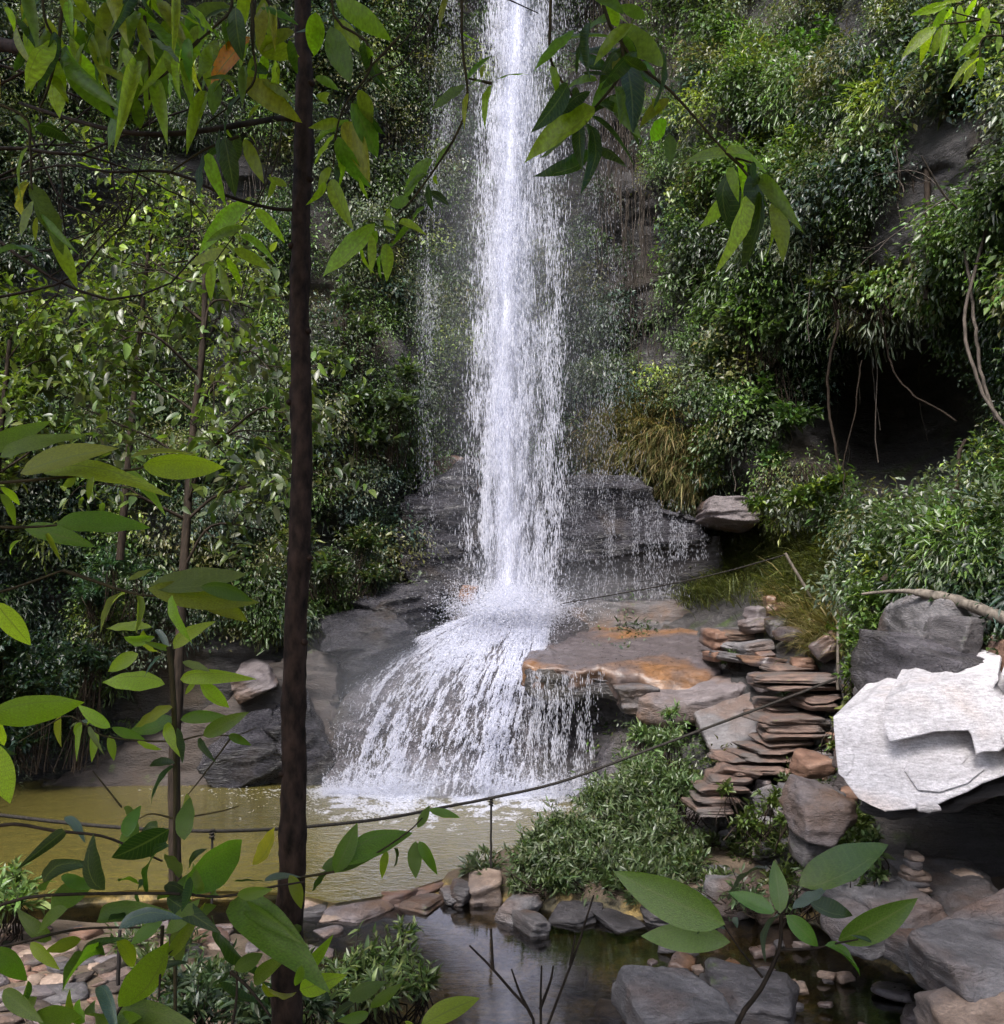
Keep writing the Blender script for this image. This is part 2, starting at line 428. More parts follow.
def slab(name, poly, back, mat, parent, jag=.02, bev=.012, seed=1, steps=3):
    """crisp broken slab: outline roughened by fracture steps, straight sides, small chamfer"""
    P = np.asarray(poly, float); n = len(P); r = np.random.default_rng(seed); out = []
    fn = unit(np.cross(P[1] - P[0], P[n // 2] - P[0])); cen = P.mean(0)
    for i in range(n):
        a, b_ = P[i], P[(i + 1) % n]; L = np.linalg.norm(b_ - a); m_ = max(1, int(L / .11)); side = unit(np.cross(b_ - a, fn)); out.append(a)
        o_ = 0.0
        for k in range(1, m_):
            if r.random() < .7: o_ = r.normal() * jag * 1.2
            out.append(a + (b_ - a) * (k + r.uniform(-.3, .3)) / m_ + side * o_ * (L > .25))
    out = np.array(out); n = len(out); bv = np.asarray(back, float)
    bm = bmesh.new(); f = [bm.verts.new(v) for v in out]; g = [bm.verts.new(v + bv + r.normal(size=3) * .01) for v in out]
    bm.faces.new(f); bm.faces.new(g[::-1])
    for i in range(n): bm.faces.new([f[(i + 1) % n], f[i], g[i], g[(i + 1) % n]])
    bmesh.ops.recalc_face_normals(bm, faces=bm.faces[:])
    fe = [e for e in bm.edges if all(v in set(f) for v in e.verts)]
    bmesh.ops.bevel(bm, geom=fe, offset=bev, segments=2, affect='EDGES', clamp_overlap=True)
    bmesh.ops.triangulate(bm, faces=bm.faces[:]); bm.verts.index_update()
    V = np.array([v.co[:] for v in bm.verts]); T = np.array([[v.index for v in q.verts] for q in bm.faces]); bm.free()
    b = Buf(); b.add(V, T); o = b.build(name, M[mat], parent); o.data.polygons.foreach_set('use_smooth', np.zeros(len(o.data.polygons), bool)); o.data.update(); return o

# thin-plate interpolation of depth over picture-angle space: used once to lay out the gorge walls in world space
class TPS:
    def __init__(s, pts, lam=1e-3):
        p = np.asarray(pts, float); s.X = p[:, :2] / 500.0; n = len(p)
        K = s.k(s.X, s.X) + lam * np.eye(n); Pm = np.c_[np.ones(n), s.X]
        A = np.block([[K, Pm], [Pm.T, np.zeros((3, 3))]])
        w = np.linalg.solve(A, np.r_[p[:, 2], 0, 0, 0]); s.w = w[:n]; s.a = w[n:]
    @staticmethod
    def k(A, B):
        r2 = ((A[:, None] - B[None]) ** 2).sum(-1) + 1e-12; return .5 * r2 * np.log(r2)
    def __call__(s, px, py):
        sh = np.shape(px); X = np.c_[np.ravel(px), np.ravel(py)] / 500.0; out = []
        for i in range(0, len(X), 20000):
            x = X[i:i + 20000]; out.append(s.k(x, s.X) @ s.w + s.a[0] + x @ s.a[1:])
        return np.concatenate(out).reshape(sh)
# ------------------------------------------------------------------ gorge wall
CL = TPS([
 (-900,-500,9),(-300,-500,17),(200,-500,22),(500,-500,25.5),(800,-500,22.5),(1100,-500,14),(1900,-500,6),
 (-900,0,8),(-300,0,15.5),(0,0,19.5),(250,0,21.5),(420,0,23.2),(520,0,24.5),(620,0,24),(760,0,21),(900,0,17.5),(1004,0,15.2),(1300,0,10),(1900,0,5.5),
 (-900,300,7.5),(-300,300,15),(0,300,18.5),(200,300,20.5),(380,300,22),(450,300,23.3),(520,300,24),(600,300,23.5),(700,300,21.3),(800,300,19.3),(900,300,17.8),(1004,300,15),(1300,300,9.5),(1900,300,5),
 (-900,600,7.5),(-300,600,15),(0,470,18.3),(200,470,20),(380,470,21.3),(450,470,22.8),(600,470,22.8),(690,470,21.3),(800,450,19.8),(900,430,22),(1004,450,17),(1300,600,9),(1900,600,5),
 (600,560,23.8),(680,560,23),(760,560,21),(860,560,17.5),(870,350,20.5),(960,350,18.5),(940,560,13.8),(1004,560,12.6),
 (0,620,19.2),(200,620,20),(330,620,20.6),(450,600,22.4),(600,620,22.8),(700,610,20.5),(760,615,18.8),(820,620,16.8),(865,620,14.8),(950,640,12.4),(1100,640,10.3),
 (300,690,20.3),(500,690,21.5),(600,690,20.2),(680,690,18.3),(730,700,16.6),(790,690,15.3),(850,690,13.8),(1000,720,12.2),
 (0,780,19.3),(200,780,19.6),(400,780,20.2),(560,780,19.6),(640,780,17.8),(700,780,15.3),(760,780,13.8),(850,780,12.9),(1000,800,12),
 (-900,900,7.5),(-300,900,14.5),(0,900,19),(400,900,20),(600,860,18),(700,860,14),(780,870,12.4),(860,870,11.6),(1000,880,11.8),(1300,900,8.5),(1900,900,4.5)])

def cliffY(px, py): return CL(px, py)

def cliff_disp(P):
    big = fbm(P * np.array([.28, .28, .22]), 3, 11)
    mid = fbm(P * np.array([.9, .9, 1.3]), 4, 23)
    # broken horizontal beds
    lay = noise(np.stack([P[..., 0] * .35, P[..., 1] * .35, P[..., 2] * 1.5], -1), 31)
    lay2 = noise(np.stack([P[..., 0] * .8, P[..., 1] * .8, P[..., 2] * 4.2], -1), 37)
    return .95 * big + .35 * mid + .3 * np.round(lay * 3) / 3 + .10 * np.round(lay2 * 3) / 3

def cliff_point(px, py, out=0.0):
    Y = cliffY(px, py); P = at(px, py, Y); P = P + unit(P - CAM) * 0
    v = unit(P - CAM); amp = sstep(940, 700, py) * .7 + .3
    return P - v * ((cliff_disp(P) * amp) + out)[..., None]

xs = np.r_[np.linspace(-900, -60, 80, endpoint=False), np.arange(-60, 1064, 3.0), np.linspace(1064, 1900, 80)]
ys = np.r_[np.linspace(-500, -40, 60, endpoint=False), np.arange(-40, 960, 3.0)]
GX, GY = np.meshgrid(xs, ys)
GP = cliff_point(GX, GY)
gh, gw = GX.shape
idx = np.arange(gh * gw).reshape(gh, gw)
Fq = np.stack([idx[:-1, :-1], idx[1:, :-1], idx[1:, 1:], idx[:-1, 1:]], -1).reshape(-1, 4)
cb = Buf(); cb.add(GP.reshape(-1, 3), Fq)
# the plateau behind the rim, so the wall has a top
top = GP[0]; back = top + np.c_[top[:, :2] / np.linalg.norm(top[:, :2], axis=1, keepdims=True) * 30, np.full(len(top), 2.0)]
k = np.arange(gw - 1)
cb.add(np.vstack([top, back]), np.stack([k, k + 1, gw + k + 1, gw + k], -1))
o = cb.build('cliff', M['cliff'], smooth=True); tag(o, kind='structure')
# normals of the wall for planting
du = np.gradient(GP, axis=1); dv = np.gradient(GP, axis=0)
GN = unit(np.cross(du, dv)); GN *= np.sign((GN * (CAM - GP)).sum(-1, keepdims=True))
def wall(px, py):
    """smoothed wall point and outward normal under a viewing direction"""
    j = np.clip(np.searchsorted(xs, px), 1, gw - 2); i = np.clip(np.searchsorted(ys, py), 1, gh - 2)
    return GP[i, j], GN[i, j]

# ------------------------------------------------------------------ ground and water
def poly_sd(P, poly):
    """signed distance to polygon, negative inside"""
    x, y = P[..., 0], P[..., 1]; n = len(poly); d = np.full(x.shape, 1e9); ins = np.zeros(x.shape, bool)
    for i in range(n):
        a = poly[i]; b = poly[(i + 1) % n]; ab = b - a
        t = np.clip(((x - a[0]) * ab[0] + (y - a[1]) * ab[1]) / (ab @ ab + 1e-9), 0, 1)
        d = np.minimum(d, np.hypot(x - a[0] - t * ab[0], y - a[1] - t * ab[1]))
        c = ((a[1] > y) != (b[1] > y)) & (x < (b[0] - a[0]) * (y - a[1]) / (b[1] - a[1] + 1e-12) + a[0])
        ins ^= c
    return np.where(ins, -d, d)
def zpoly(pts, z): return onz([p[0] for p in pts], [p[1] for p in pts], z)[:, :2]
DAM = [(-500,925),(-200,915),(0,905),(60,897),(130,890),(200,890),(290,893),(335,903),(400,893),(440,880),(478,868),(500,856)]
POOL = zpoly(DAM + [(560,846),(610,826),(650,808),(680,780),(620,745),(450,745),(200,748),(0,748),(-300,760),(-600,800)], 0)
WLOW = -.12
STREAM = zpoly([(-100,918),(110,902),(200,898),(290,900),(340,912),(400,903),(440,895),(500,905),(560,912),(640,920),(720,912),(800,915),(850,950),(905,975),(960,1010),(985,1070),(900,1200),(420,1250),(330,1090),(335,1000),(270,950),(170,935),(60,930),(-100,940)], WLOW)
def ground_z(P):
    dp = poly_sd(P, POOL); ds = poly_sd(P, STREAM)
    x, y = P[..., 0], P[..., 1]
    land = .06 + .07 * np.clip(np.minimum(dp, ds + .0), 0, 3) ** 1.0
    # near bank on which the camera stands
    near = 1.5 * sstep(5.2, 2.4, y)
    land = land + near
    land = land + .07 * fbm(np.stack([x * 1.1, y * 1.1, 0 * x], -1), 4, 5)
    zp = -.04 - np.clip(-dp * .28, 0, .75)
    zs = WLOW - .02 - np.clip(-ds * .25, 0, .3) + .03 * fbm(np.stack([x * 2.2, y * 2.2, 0 * x], -1), 4, 8)
    z = np.where(dp < 0, zp, land)
    z = np.where(ds < 0, np.minimum(z, zs), z)
    blend = sstep(0, .35, ds); z = np.where((ds >= 0) & (dp >= 0), zs.max() * 0 + (WLOW + .02) * (1 - blend) + land * blend, z)
    return z
gx = np.r_[-400, -120, np.linspace(-40, -12, 24, endpoint=False), np.arange(-12, 12, .09), np.linspace(12, 40, 24), 120, 400]
gy = np.r_[-400, -120, np.linspace(-40, 0, 24, endpoint=False), np.arange(0, 14, .07), np.linspace(14, 40, 60), 120, 400]
QX, QY = np.meshgrid(gx, gy); QP = np.stack([QX, QY, 0 * QX], -1); QP[..., 2] = ground_z(QP)
h, w = QX.shape; idx = np.arange(h * w).reshape(h, w)
gb = Buf(); gb.add(QP.reshape(-1, 3), np.stack([idx[:-1, :-1], idx[:-1, 1:], idx[1:, 1:], idx[1:, :-1]], -1).reshape(-1, 4))
def ground_mat():
    m, nt, out, N = nodes('ground')
    v0 = mapping(nt); g = N('NewGeometry'); sp = N('SeparateXYZ'); nt.links.new(g.outputs['Position'], sp.inputs[0])
    n1 = texnoise(nt, 1.6, 6, .6, v0); n2 = texnoise(nt, 12, 5, .65, v0); n3 = texnoise(nt, 55, 3, .6, v0)
    soil = mixc(nt, ramp(nt, n1, [(.35, 0.), (.65, 1.)]), (.05, .035, .022), (.13, .095, .065))
    vo = N('TexVoronoi'); vo.inputs['Scale'].default_value = 7; nt.links.new(v0, vo.inputs['Vector'])
    sand = mixc(nt, ramp(nt, n1, [(.46, 0.), (.58, 1.)]), (.035, .03, .018), (.26, .18, .06))
    sand = mixc(nt, ramp(nt, n2, [(.45, 0.), (.6, .75)]), sand, (.085, .07, .035))
    col = mixc(nt, ramp(nt, sp.outputs[2], [(.0, 1.), (.04, 0.)]), soil, sand)
    col = mixc(nt, .6, col, ramp(nt, n3, [(.3, .5), (.7, 1.4)]), 'MULTIPLY')
    p = N('BsdfPrincipled'); p.inputs['Roughness'].default_value = .85; nt.links.new(col, p.inputs['Base Color'])
    b = N('Bump'); b.inputs['Strength'].default_value = .7; b.inputs['Distance'].default_value = .05
    nt.links.new(n2, b.inputs['Height']); nt.links.new(b.outputs[0], p.inputs['Normal']); nt.links.new(p.outputs[0], out.inputs[0])
    return m
# ramp on z runs 0..1 only, so shift the height into range through a map range
M['ground'] = ground_mat()
tag(gb.build('ground', M['ground'], smooth=True), kind='structure')

def water_mat(name, tint, deep, glossrough=.03, bscale=5, bstr=.2, murk=.35, stretch=(1, 1, 1), ior=1.33):
    """clear-to-murky shallow water: reflection by Fresnel over tinted transmission with some suspended silt"""
    m, nt, out, N = nodes(name)
    v = mapping(nt, stretch)
    n1 = texnoise(nt, bscale, 4, .55, v, .6); n2 = texnoise(nt, bscale * 4, 2, .5, v)
    h = N('Math', operation='MULTIPLY_ADD'); h.inputs[1].default_value = .3; nt.links.new(n2, h.inputs[0]); nt.links.new(n1, h.inputs[2])
    b = N('Bump'); b.inputs['Strength'].default_value = bstr; b.inputs['Distance'].default_value = .06; nt.links.new(h.outputs[0], b.inputs['Height'])
    fr = N('Fresnel'); fr.inputs['IOR'].default_value = ior; nt.links.new(b.outputs[0], fr.inputs['Normal'])
    gl = N('BsdfGlossy'); gl.inputs['Roughness'].default_value = glossrough; gl.inputs['Color'].default_value = (.95, .95, 1, 1); nt.links.new(b.outputs[0], gl.inputs['Normal'])
    tr = N('BsdfTransparent'); tr.inputs['Color'].default_value = (*tint, 1)
    df = N('BsdfDiffuse'); df.inputs['Color'].default_value = (*deep, 1)
    a = N('MixShader'); a.inputs[0].default_value = murk; nt.links.new(tr.outputs[0], a.inputs[1]); nt.links.new(df.outputs[0], a.inputs[2])
    c = N('MixShader'); nt.links.new(fr.outputs[0], c.inputs[0]); nt.links.new(a.outputs[0], c.inputs[1]); nt.links.new(gl.outputs[0], c.inputs[2])
    nt.links.new(c.outputs[0], out.inputs[0]); return m
M['pool'] = water_mat('pool_water', (.72, .74, .42), (.20, .17, .045), .08, 3.6, .5, .5, (1.5, 2.1, 1), ior=1.5)
M['stream'] = water_mat('stream_water', (.75, .7, .55), (.06, .05, .03), .0, 4.5, .03, .02, (1, 2.5, 1), ior=2.1)
def water(name, poly, z, mat):
    n = len(poly); me = bpy.data.meshes.new(name)
    bm = bmesh.new(); vs = [bm.verts.new((p[0], p[1], z)) for p in poly]; f = bm.faces.new(vs)
    bmesh.ops.triangulate(bm, faces=[f]); bmesh.ops.recalc_face_normals(bm, faces=bm.faces[:])
    for f in bm.faces:
        if f.normal.z < 0: f.normal_flip()
    bm.to_mesh(me); bm.free(); me.materials.append(mat)
    o = bpy.data.objects.new(name, me); COL.objects.link(o); return tag(o, kind='structure')
def grow(poly, d):
    c = poly.mean(0); out = []
    n = len(poly)
    for i in range(n):
        a, b, e = poly[i - 1], poly[i], poly[(i + 1) % n]
        t = (e - a) / (np.linalg.norm(e - a) + 1e-9); nn = np.array([t[1], -t[0]])
        q = b + nn * d
        if poly_sd(q[None], poly)[0] < 0: q = b - nn * d
        out.append(q)
    return np.array(out)
water('pool_water', POOL, 0, M['pool'])
water('stream_water', grow(STREAM, .12), WLOW, M['stream'])

# ------------------------------------------------------------------ light, sky, camera
cam = bpy.data.cameras.new('camera'); co = bpy.data.objects.new('camera', cam); COL.objects.link(co)
co.location = (0, 0, CAMZ); co.rotation_euler = (PI / 2 + PITCH, 0, 0)
cam.sensor_width = 36; cam.sensor_fit = 'HORIZONTAL'; cam.lens = 36 * F / 1004; cam.clip_end = 2000; cam.clip_start = .05
SC.camera = co
SUN_EL, SUN_AZ = math.radians(54), math.radians(-155)   # azimuth measured from +Y towards +X
wd = bpy.data.worlds.new('World'); SC.world = wd; wd.use_nodes = True
nt = wd.node_tree; bg = nt.nodes['Background']
sky = nt.nodes.new('ShaderNodeTexSky'); sky.sky_type = 'NISHITA'; sky.sun_disc = False
sky.sun_elevation = SUN_EL; sky.sun_rotation = SUN_AZ; sky.air_density = 1.0; sky.dust_density = 4.0
nt.links.new(sky.outputs[0], bg.inputs[0]); bg.inputs[1].default_value = .15
sl = bpy.data.lights.new('sun', 'SUN'); sl.energy = 3.2; sl.angle = math.radians(20); sl.color = (1, .97, .94)
so = bpy.data.objects.new('sun', sl); COL.objects.link(so)
sd = Vector((math.cos(SUN_EL) * math.sin(SUN_AZ), math.cos(SUN_EL) * math.cos(SUN_AZ), math.sin(SUN_EL)))
so.rotation_euler = sd.to_track_quat('Z', 'Y').to_euler(); so.location = (0, 0, 30)
SC.view_settings.view_transform = 'Standard'; SC.view_settings.look = 'None'; SC.view_settings.exposure = 0.92
cy = SC.cycles
cy.use_denoising = True; cy.use_adaptive_sampling = True; cy.adaptive_threshold = 0.03
try: cy.denoiser = 'OPENIMAGEDENOISE'
except Exception: pass
cy.max_bounces = 7; cy.diffuse_bounces = 4; cy.glossy_bounces = 3; cy.transmission_bounces = 3; cy.transparent_max_bounces = 40; cy.volume_bounces = 1
cy.sample_clamp_indirect = 4; cy.caustics_reflective = False; cy.caustics_refractive = False
SC.render.use_persistent_data = False
# ------------------------------------------------------------------ rocks
M['rock_mud'] = rock_mat('rock_mud', (.028, .023, .022), (.07, .056, .05), (.05, .036, .028), .5, (.5, .85), 1.8, (1, 1, 3), (.2, .4, 0), bd=.04, bump=.7, moss=.2)
def wallY(px, py):
    return float(wall(px, py)[0][1])
def prock(name, x0, x1, y0, y1, Y, dep, mat, label, group=None, rot=(0, 0, 0), seed=0, **kw):
    """a rock that fills the given picture extent at distance Y, with real depth dep"""
    w = (x1 - x0) * Y / F * .86; h = (y1 - y0) * Y / F * .84
    p = at((x0 + x1) / 2, (y0 + y1) / 2, Y + dep * .3)
    return rock(name, p, (w, dep, h), mat, label, 'rock', group, rot, seed, **kw)
def poly3(pts): return at([p[0] for p in pts], [p[1] for p in pts], [p[2] for p in pts])

# the big pale overhanging block: a lower slab and a thicker slab lying on it
r0 = empty('overhanging_boulder', at(930, 800, 9.6), 'huge pale white layered boulder overhanging the black hollow beside the steps', 'boulder')
def face(pts, y_top=9.75, y_bot=8.75, ymin=690, ymax=810):
    return poly3([(x, y, y_top + (y_bot - y_top) * np.clip((y - ymin) / (ymax - ymin), -.3, 1)) for x, y in pts])
slab('lower_slab', face([(833,717),(858,705),(866,700),(884,697),(905,690),(1000,684),(1180,684),(1180,765),(1060,772),(1004,776),(982,784),(968,792),(950,799),(938,805),(915,809),(885,812),(872,806),(858,799),(846,783),(843,778),(838,774),(835,745)]),
     (1.9, 3.4, .35), 'rock_white', r0, seed=4)
slab('upper_slab', face([(884,712),(885,700),(894,696),(905,690),(925,689),(942,682),(975,677),(998,674),(999,752),(985,752),(976,755),(971,735),(968,731),(935,732),(915,737),(892,742),(889,741),(884,726)], 9.48, 8.48), (.85, 1.6, .25), 'rock_white', r0, seed=9)
slab('side_slab', face([(1001,674),(1060,668),(1180,666),(1180,750),(1060,756),(1014,756),(1004,744),(1002,716)], 9.44, 8.45), (.9, 1.5, .2), 'rock_white', r0, seed=7)
slab('thin_plate', face([(905,771),(909,760),(925,755),(950,752),(968,757),(962,764),(985,769),(968,783),(940,792),(918,790)], 9.71, 8.715), (.02, .08, .0), 'rock_white', r0, seed=11, bev=.004, jag=.008)
slab('thin_plate', face([(838,724),(847,720),(849,745),(852,770),(846,776),(841,770)], 9.73, 8.735), (.02, .08, 0), 'rock_white', r0, seed=12, bev=.006)
block('chipped_ledge', face([(918,803),(930,800),(942,806),(944,812),(930,814),(919,813)], 9.0, 8.72), (0, .5, 0), 'rock_white', parent=r0, voxel=.02, amp=.01, seed=3)
block('shade_toned_underside', face([(850,803),(905,812),(925,813),(960,798),(990,786),(1180,770),(1180,800),(1010,800),(975,808),(950,818),(900,822),(862,816)], 9.4, 9.1), (1.9, 3.4, .2), 'rock_black', parent=r0, voxel=.05, amp=.06, seed=12, chunk=.04, strat=(1, 1, 4))  # near-black rock paints in the shade beneath the pale slabs

# boulders above it
prock('boulder', 885, 985, 596, 668, 11.3, 1.4, 'rock_grey', 'smooth grey boulder with brown streak under the fallen log', rot=(.1, .3, .2), seed=21, sub=5)
prock('boulder', 872, 990, 636, 730, 10.6, 1.2, 'rock_wet', 'dark rough glittering boulder just above the white block', rot=(.2, .1, .3), seed=25, sub=5, rough=.04)
prock('boulder', 940, 975, 615, 660, 10.7, .6, 'rock_dark', 'black knob of rock at the end of the smooth grey boulder', rot=(0, .3, .1), seed=26)
prock('boulder', 862, 884, 662, 706, 11.4, .6, 'rock_grey', 'small grey rock wedged between green bank and glittering boulder', rot=(0, .3, .1), seed=27)
prock('boulder', 990, 1030, 640, 690, 10.3, .8, 'rock_rust', 'reddish rock at the picture edge above the white block', rot=(0, .3, .1), seed=28)

# under the cave
prock('stone_slab', 838, 925, 884, 935, 8.9, 1.2, 'rock_grey', 'grey flat slab sloping out from under the dark hollow', rot=(.1, -.08, .2), seed=31, sub=5)
prock('stone_slab', 905, 1000, 878, 928, 9.0, 1.4, 'rock_dark', 'dark layered slab on the floor of the hollow', rot=(.05, -.15, -.1), seed=32, sub=5, strata=.06)
prock('stone_slab', 868, 916, 922, 956, 8.4, .8, 'rock_dark', 'small dark broken slab at the water edge below the hollow', rot=(.1, .1, .3), seed=33)
prock('stone_slab', 835, 880, 915, 942, 8.6, .6, 'rock_grey', 'pale wedge of rock at the water edge behind the broad leaves', rot=(.1, -.3, .3), seed=34)
prock('boulder', 950, 1075, 912, 962, 8.0, .9, 'rock_grey', 'tilted grey boulder, uppermost of three beside the hollow', rot=(.15, -.35, .1), seed=36, sub=5)
prock('boulder', 916, 1060, 944, 1010, 7.4, .9, 'rock_grey', 'brown grey boulder with a flat top between two others', rot=(.1, .12, .15), seed=37, sub=5)
prock('boulder', 918, 1080, 990, 1062, 6.9, .9, 'rock_tan', 'brownish boulder lowest of three at the stream bank', rot=(.1, -.2, -.1), seed=38, sub=5)
prock('boulder', 622, 722, 982, 1050, 7.7, .8, 'rock_grey', 'grey brown boulder lying in the stream', rot=(.1, .05, .2), seed=41, sub=5)
prock('boulder', 705, 795, 978, 1022, 8.0, .7, 'rock_dark', 'low dark rounded rock in the stream beside the grey brown boulder', rot=(.1, .08, -.2), seed=42, sub=5)
prock('boulder', 788, 846, 786, 838, 10.9, .7, 'rock_purple', 'purple grey boulder supporting the corner of the white block', rot=(.05, .1, .2), seed=43, sub=5)
prock('boulder', 792, 826, 832, 866, 10.9, .5, 'rock_dark', 'dark shadowed rock below the purple grey boulder', rot=(.1, .2, .2), seed=44)
prock('boulder', 795, 826, 754, 778, 12.4, .5, 'rock_rust', 'rounded rusty brown stone at the side of the steps', rot=(.1, -.2, .2), seed=45)
prock('boulder', 842, 862, 732, 775, 10.9, .5, 'rock_purple', 'narrow rock behind the corner of the white block', rot=(.1, .2, .2), seed=46)
# cairn in the hollow
cr = empty('cairn', at(913, 890, 9.3), 'little stack of flat stones in the dark hollow', 'cairn')
for i, (y, w_, h_, m_) in enumerate([(888,26,6,'rock_tan'),(882,23,6,'rock_grey'),(876,25,6,'rock_tan'),(870,19,6,'rock_tan'),(863,15,7,'rock_grey'),(856,13,6,'rock_tan')]):
    rock('stone', at(913 + (i % 3 - 1) * 1.5, y, 9.3), (w_ * 9.3 / F, .2, h_ * 9.3 / F * 1.1), m_, parent=cr, seed=60 + i, sub=3)
prock('stone', 946, 978, 868, 888, 9.6, .4, 'rock_tan', 'rounded pale stone in the dark hollow beside the cairn', seed=71)
prock('stone', 876, 888, 872, 888, 9.4, .2, 'rock_tan', 'small pale stone standing at the mouth of the hollow', seed=72)

# the plate of rock from whose lip the side curtain falls
def plate(name, top_pts, thick, mat, label, **kw):
    P = poly3(top_pts)
    return block(name, P, (0, .15, -thick), mat, label, **kw)
plate('rock_ledge', [(522,664,17.5),(540,672,17.3),(556,666,17.3),(575,672,17.1),(602,668,17.2),(618,682,17.0),(640,676,17.1),(655,690,16.9),(690,690,16.8),(722,672,17.4),(716,648,18.6),(712,634,19.8),(690,630,20.6),(640,628,21),(585,628,21.2),(552,640,20.2),(528,655,18.4)], .42, 'rock_orange',
      'broad orange brown rock ledge running down to the side curtain of water', voxel=.05, amp=.10, freq=1.1, strat=(1, 1, 2), seed=14, chunk=.07, amp2=.035)
plate('rock_ledge', [(524,668,17.45),(560,676,17.2),(600,676,17.15),(640,684,17.0),(620,672,18.6),(540,664,18.6)], .45, 'rock_wet', 'black wet broken lip under the orange ledge', voxel=.05, amp=.12, freq=1.5, seed=15, chunk=.08)
prock('rock_ledge', 612, 662, 678, 716, 16.95, 1.2, 'rock_dark', 'dark broken rock nose under the orange ledge beside the side curtain', seed=58, sub=5, strata=.06)
plate('rock_ledge', [(638,698,16.5),(672,702,16.3),(712,696,16.2),(742,688,16.3),(760,676,17.0),(720,672,17.6),(680,682,17.4),(650,688,17)], .4, 'rock_purple', 'purple grey flat rock jutting out below the orange ledge', voxel=.05, amp=.07, freq=1.4, seed=16, chunk=.05)
block('boulder', poly3([(694,712,16.0),(720,700,16.2),(762,690,16.4),(776,700,16.1),(775,722,15.6),(770,742,15.1),(752,752,14.9),(732,756,14.9),(716,762,15.0),(708,745,15.2),(700,728,15.6)]), (.3, 2, -.3), 'rock_grey', 'pale grey cracked boulder to the side of the lower steps', voxel=.045, amp=.05, freq=1.8, seed=17, chunk=.04, strat=(1, 1, 2))
# the shaded wall below the ledge
block('rock_wall', poly3([(520,690,19.3),(560,688,19.2),(620,690,18.2),(665,705,17.4),(700,715,17),(708,770,16.2),(690,800,16.2),(640,815,16.6),(600,815,17.2),(560,812,17.6),(520,810,18)]), (0, 2.0, 0), 'rock_black', 'dark hollow rock wall under the ledge', voxel=.09, amp=.25, freq=.8, seed=18, chunk=.1)
block('rock_pillar', poly3([(612,735,17.2),(640,728,17.2),(652,760,17),(655,815,16.8),(600,822,16.9),(600,775,17.1)]), (0, 1.0, 0), 'rock_wet', 'grey damp rock pillar beside the side curtain', voxel=.06, amp=.12, freq=1.2, seed=19, chunk=.05)
# ledges behind the falling water
block('rock_ledge', poly3([(545,484,21.5),(580,478,21.4),(622,479,21.2),(648,488,21.0),(664,504,20.9),(700,515,20.8),(712,545,21.0),(560,566,21.4)]), (0, 2.6, .2), 'rock_blue', 'wet blue grey rounded ledge beside the falling water', voxel=.065, amp=.32, freq=.8, strat=(.45, 1, 2.6), seed=51, chunk=.26, amp2=.05)
block('rock_ledge', poly3([(550,545,21.4),(640,540,21.3),(720,535,21.2),(728,600,21.5),(640,606,21.6),(550,606,21.7)]), (0, 2.6, 0), 'rock_black', 'dark recessed rock face under the wet ledge', voxel=.09, amp=.25, freq=.8, strat=(.6, 1, 2), seed=52, chunk=.1)
block('rock_ledge', poly3([(404,498,20.9),(428,478,21.0),(470,466,21.3),(484,560,21.3),(484,604,21.0),(430,592,20.7),(396,572,20.5),(394,530,20.7)]), (0, 2.2, 0), 'rock_blue', 'wet dark layered rock on the shrub side of the falling water', voxel=.065, amp=.36, freq=.8, strat=(.5, 1, 3), seed=53, chunk=.28, amp2=.05)
block('rock_ledge', poly3([(422,462,21.9),(450,455,21.9),(480,458,22),(480,492,22),(430,495,21.8)]), (0, 2, 0), 'rock_rust', 'brown block of rock above the wet layered rock', voxel=.07, amp=.15, freq=1, strat=(.6, 1, 3), seed=54, chunk=.12)
block('rock_ledge', poly3([(560,606,21.2),(600,602,21.2),(660,604,21.2),(705,604,21),(722,612,20.8),(724,632,20.6),(640,636,20.8),(560,634,21)]), (0, 1.2, 0), 'rock_dark', 'low dark rock step in the spray behind the orange ledge', voxel=.06, amp=.12, freq=1.4, strat=(1, 1, 3), seed=55, chunk=.08)
prock('rock_ledge', 698, 755, 498, 528, 20.2, 1.8, 'rock_purple', 'flat pinkish slab overhanging the dark recess under the grass', seed=56, sub=5, strata=.06)
prock('stone', 458, 476, 584, 606, 20.3, .35, 'rock_rust', 'small upright orange brown stone beside the falling water', seed=57, rot=(0, .2, 0))
# left shore
prock('boulder', 322, 415, 612, 664, 19.5, 1.3, 'rock_blue', 'dark wet slab with a pale worn edge sloping down beside the cascade', rot=(.25, -.3, .2), seed=81, sub=5, strata=.08)
prock('boulder', 350, 440, 585, 632, 20.1, 1.4, 'rock_blue', 'black wet rock in shade above the sloping wet slab', rot=(.2, -.1, .2), seed=82, sub=5, strata=.08)
block('rock_shelf', poly3([(30,792,18.6),(70,766,18.8),(120,752,18.9),(170,738,19.0),(205,712,19.2),(240,688,19.4),(262,668,19.5),(300,655,19.6),(335,660,19.6),(345,700,19.3),(330,795,18.9),(180,797,18.7)]), (0, 1.8, 0), 'rock_mud', 'long dark brown rock shelf sloping down to the far shore of the pool', voxel=.06, amp=.3, freq=.7, strat=(.6, 1, 2.2), seed=91, chunk=.2, amp2=.05)
for i, (x0, x1, y0, y1, Y, mm, lb, ry) in enumerate([
    (234, 276, 662, 692, 19.2, 'rock_purple', 'small pale jagged rock on the far bank behind the sapling', -.3),
    (210, 285, 722, 792, 18.7, 'rock_blue', 'dark split boulder at the pool edge behind the trunk', -.5),
    (272, 332, 690, 792, 18.8, 'rock_blue', 'wet black boulder where the cascade meets the pool', -.5)]):
    prock('boulder', x0, x1, y0, y1, Y, 1.4, mm, lb, rot=(.25, ry, .1 * i), seed=95 + i, sub=5, strata=.06)

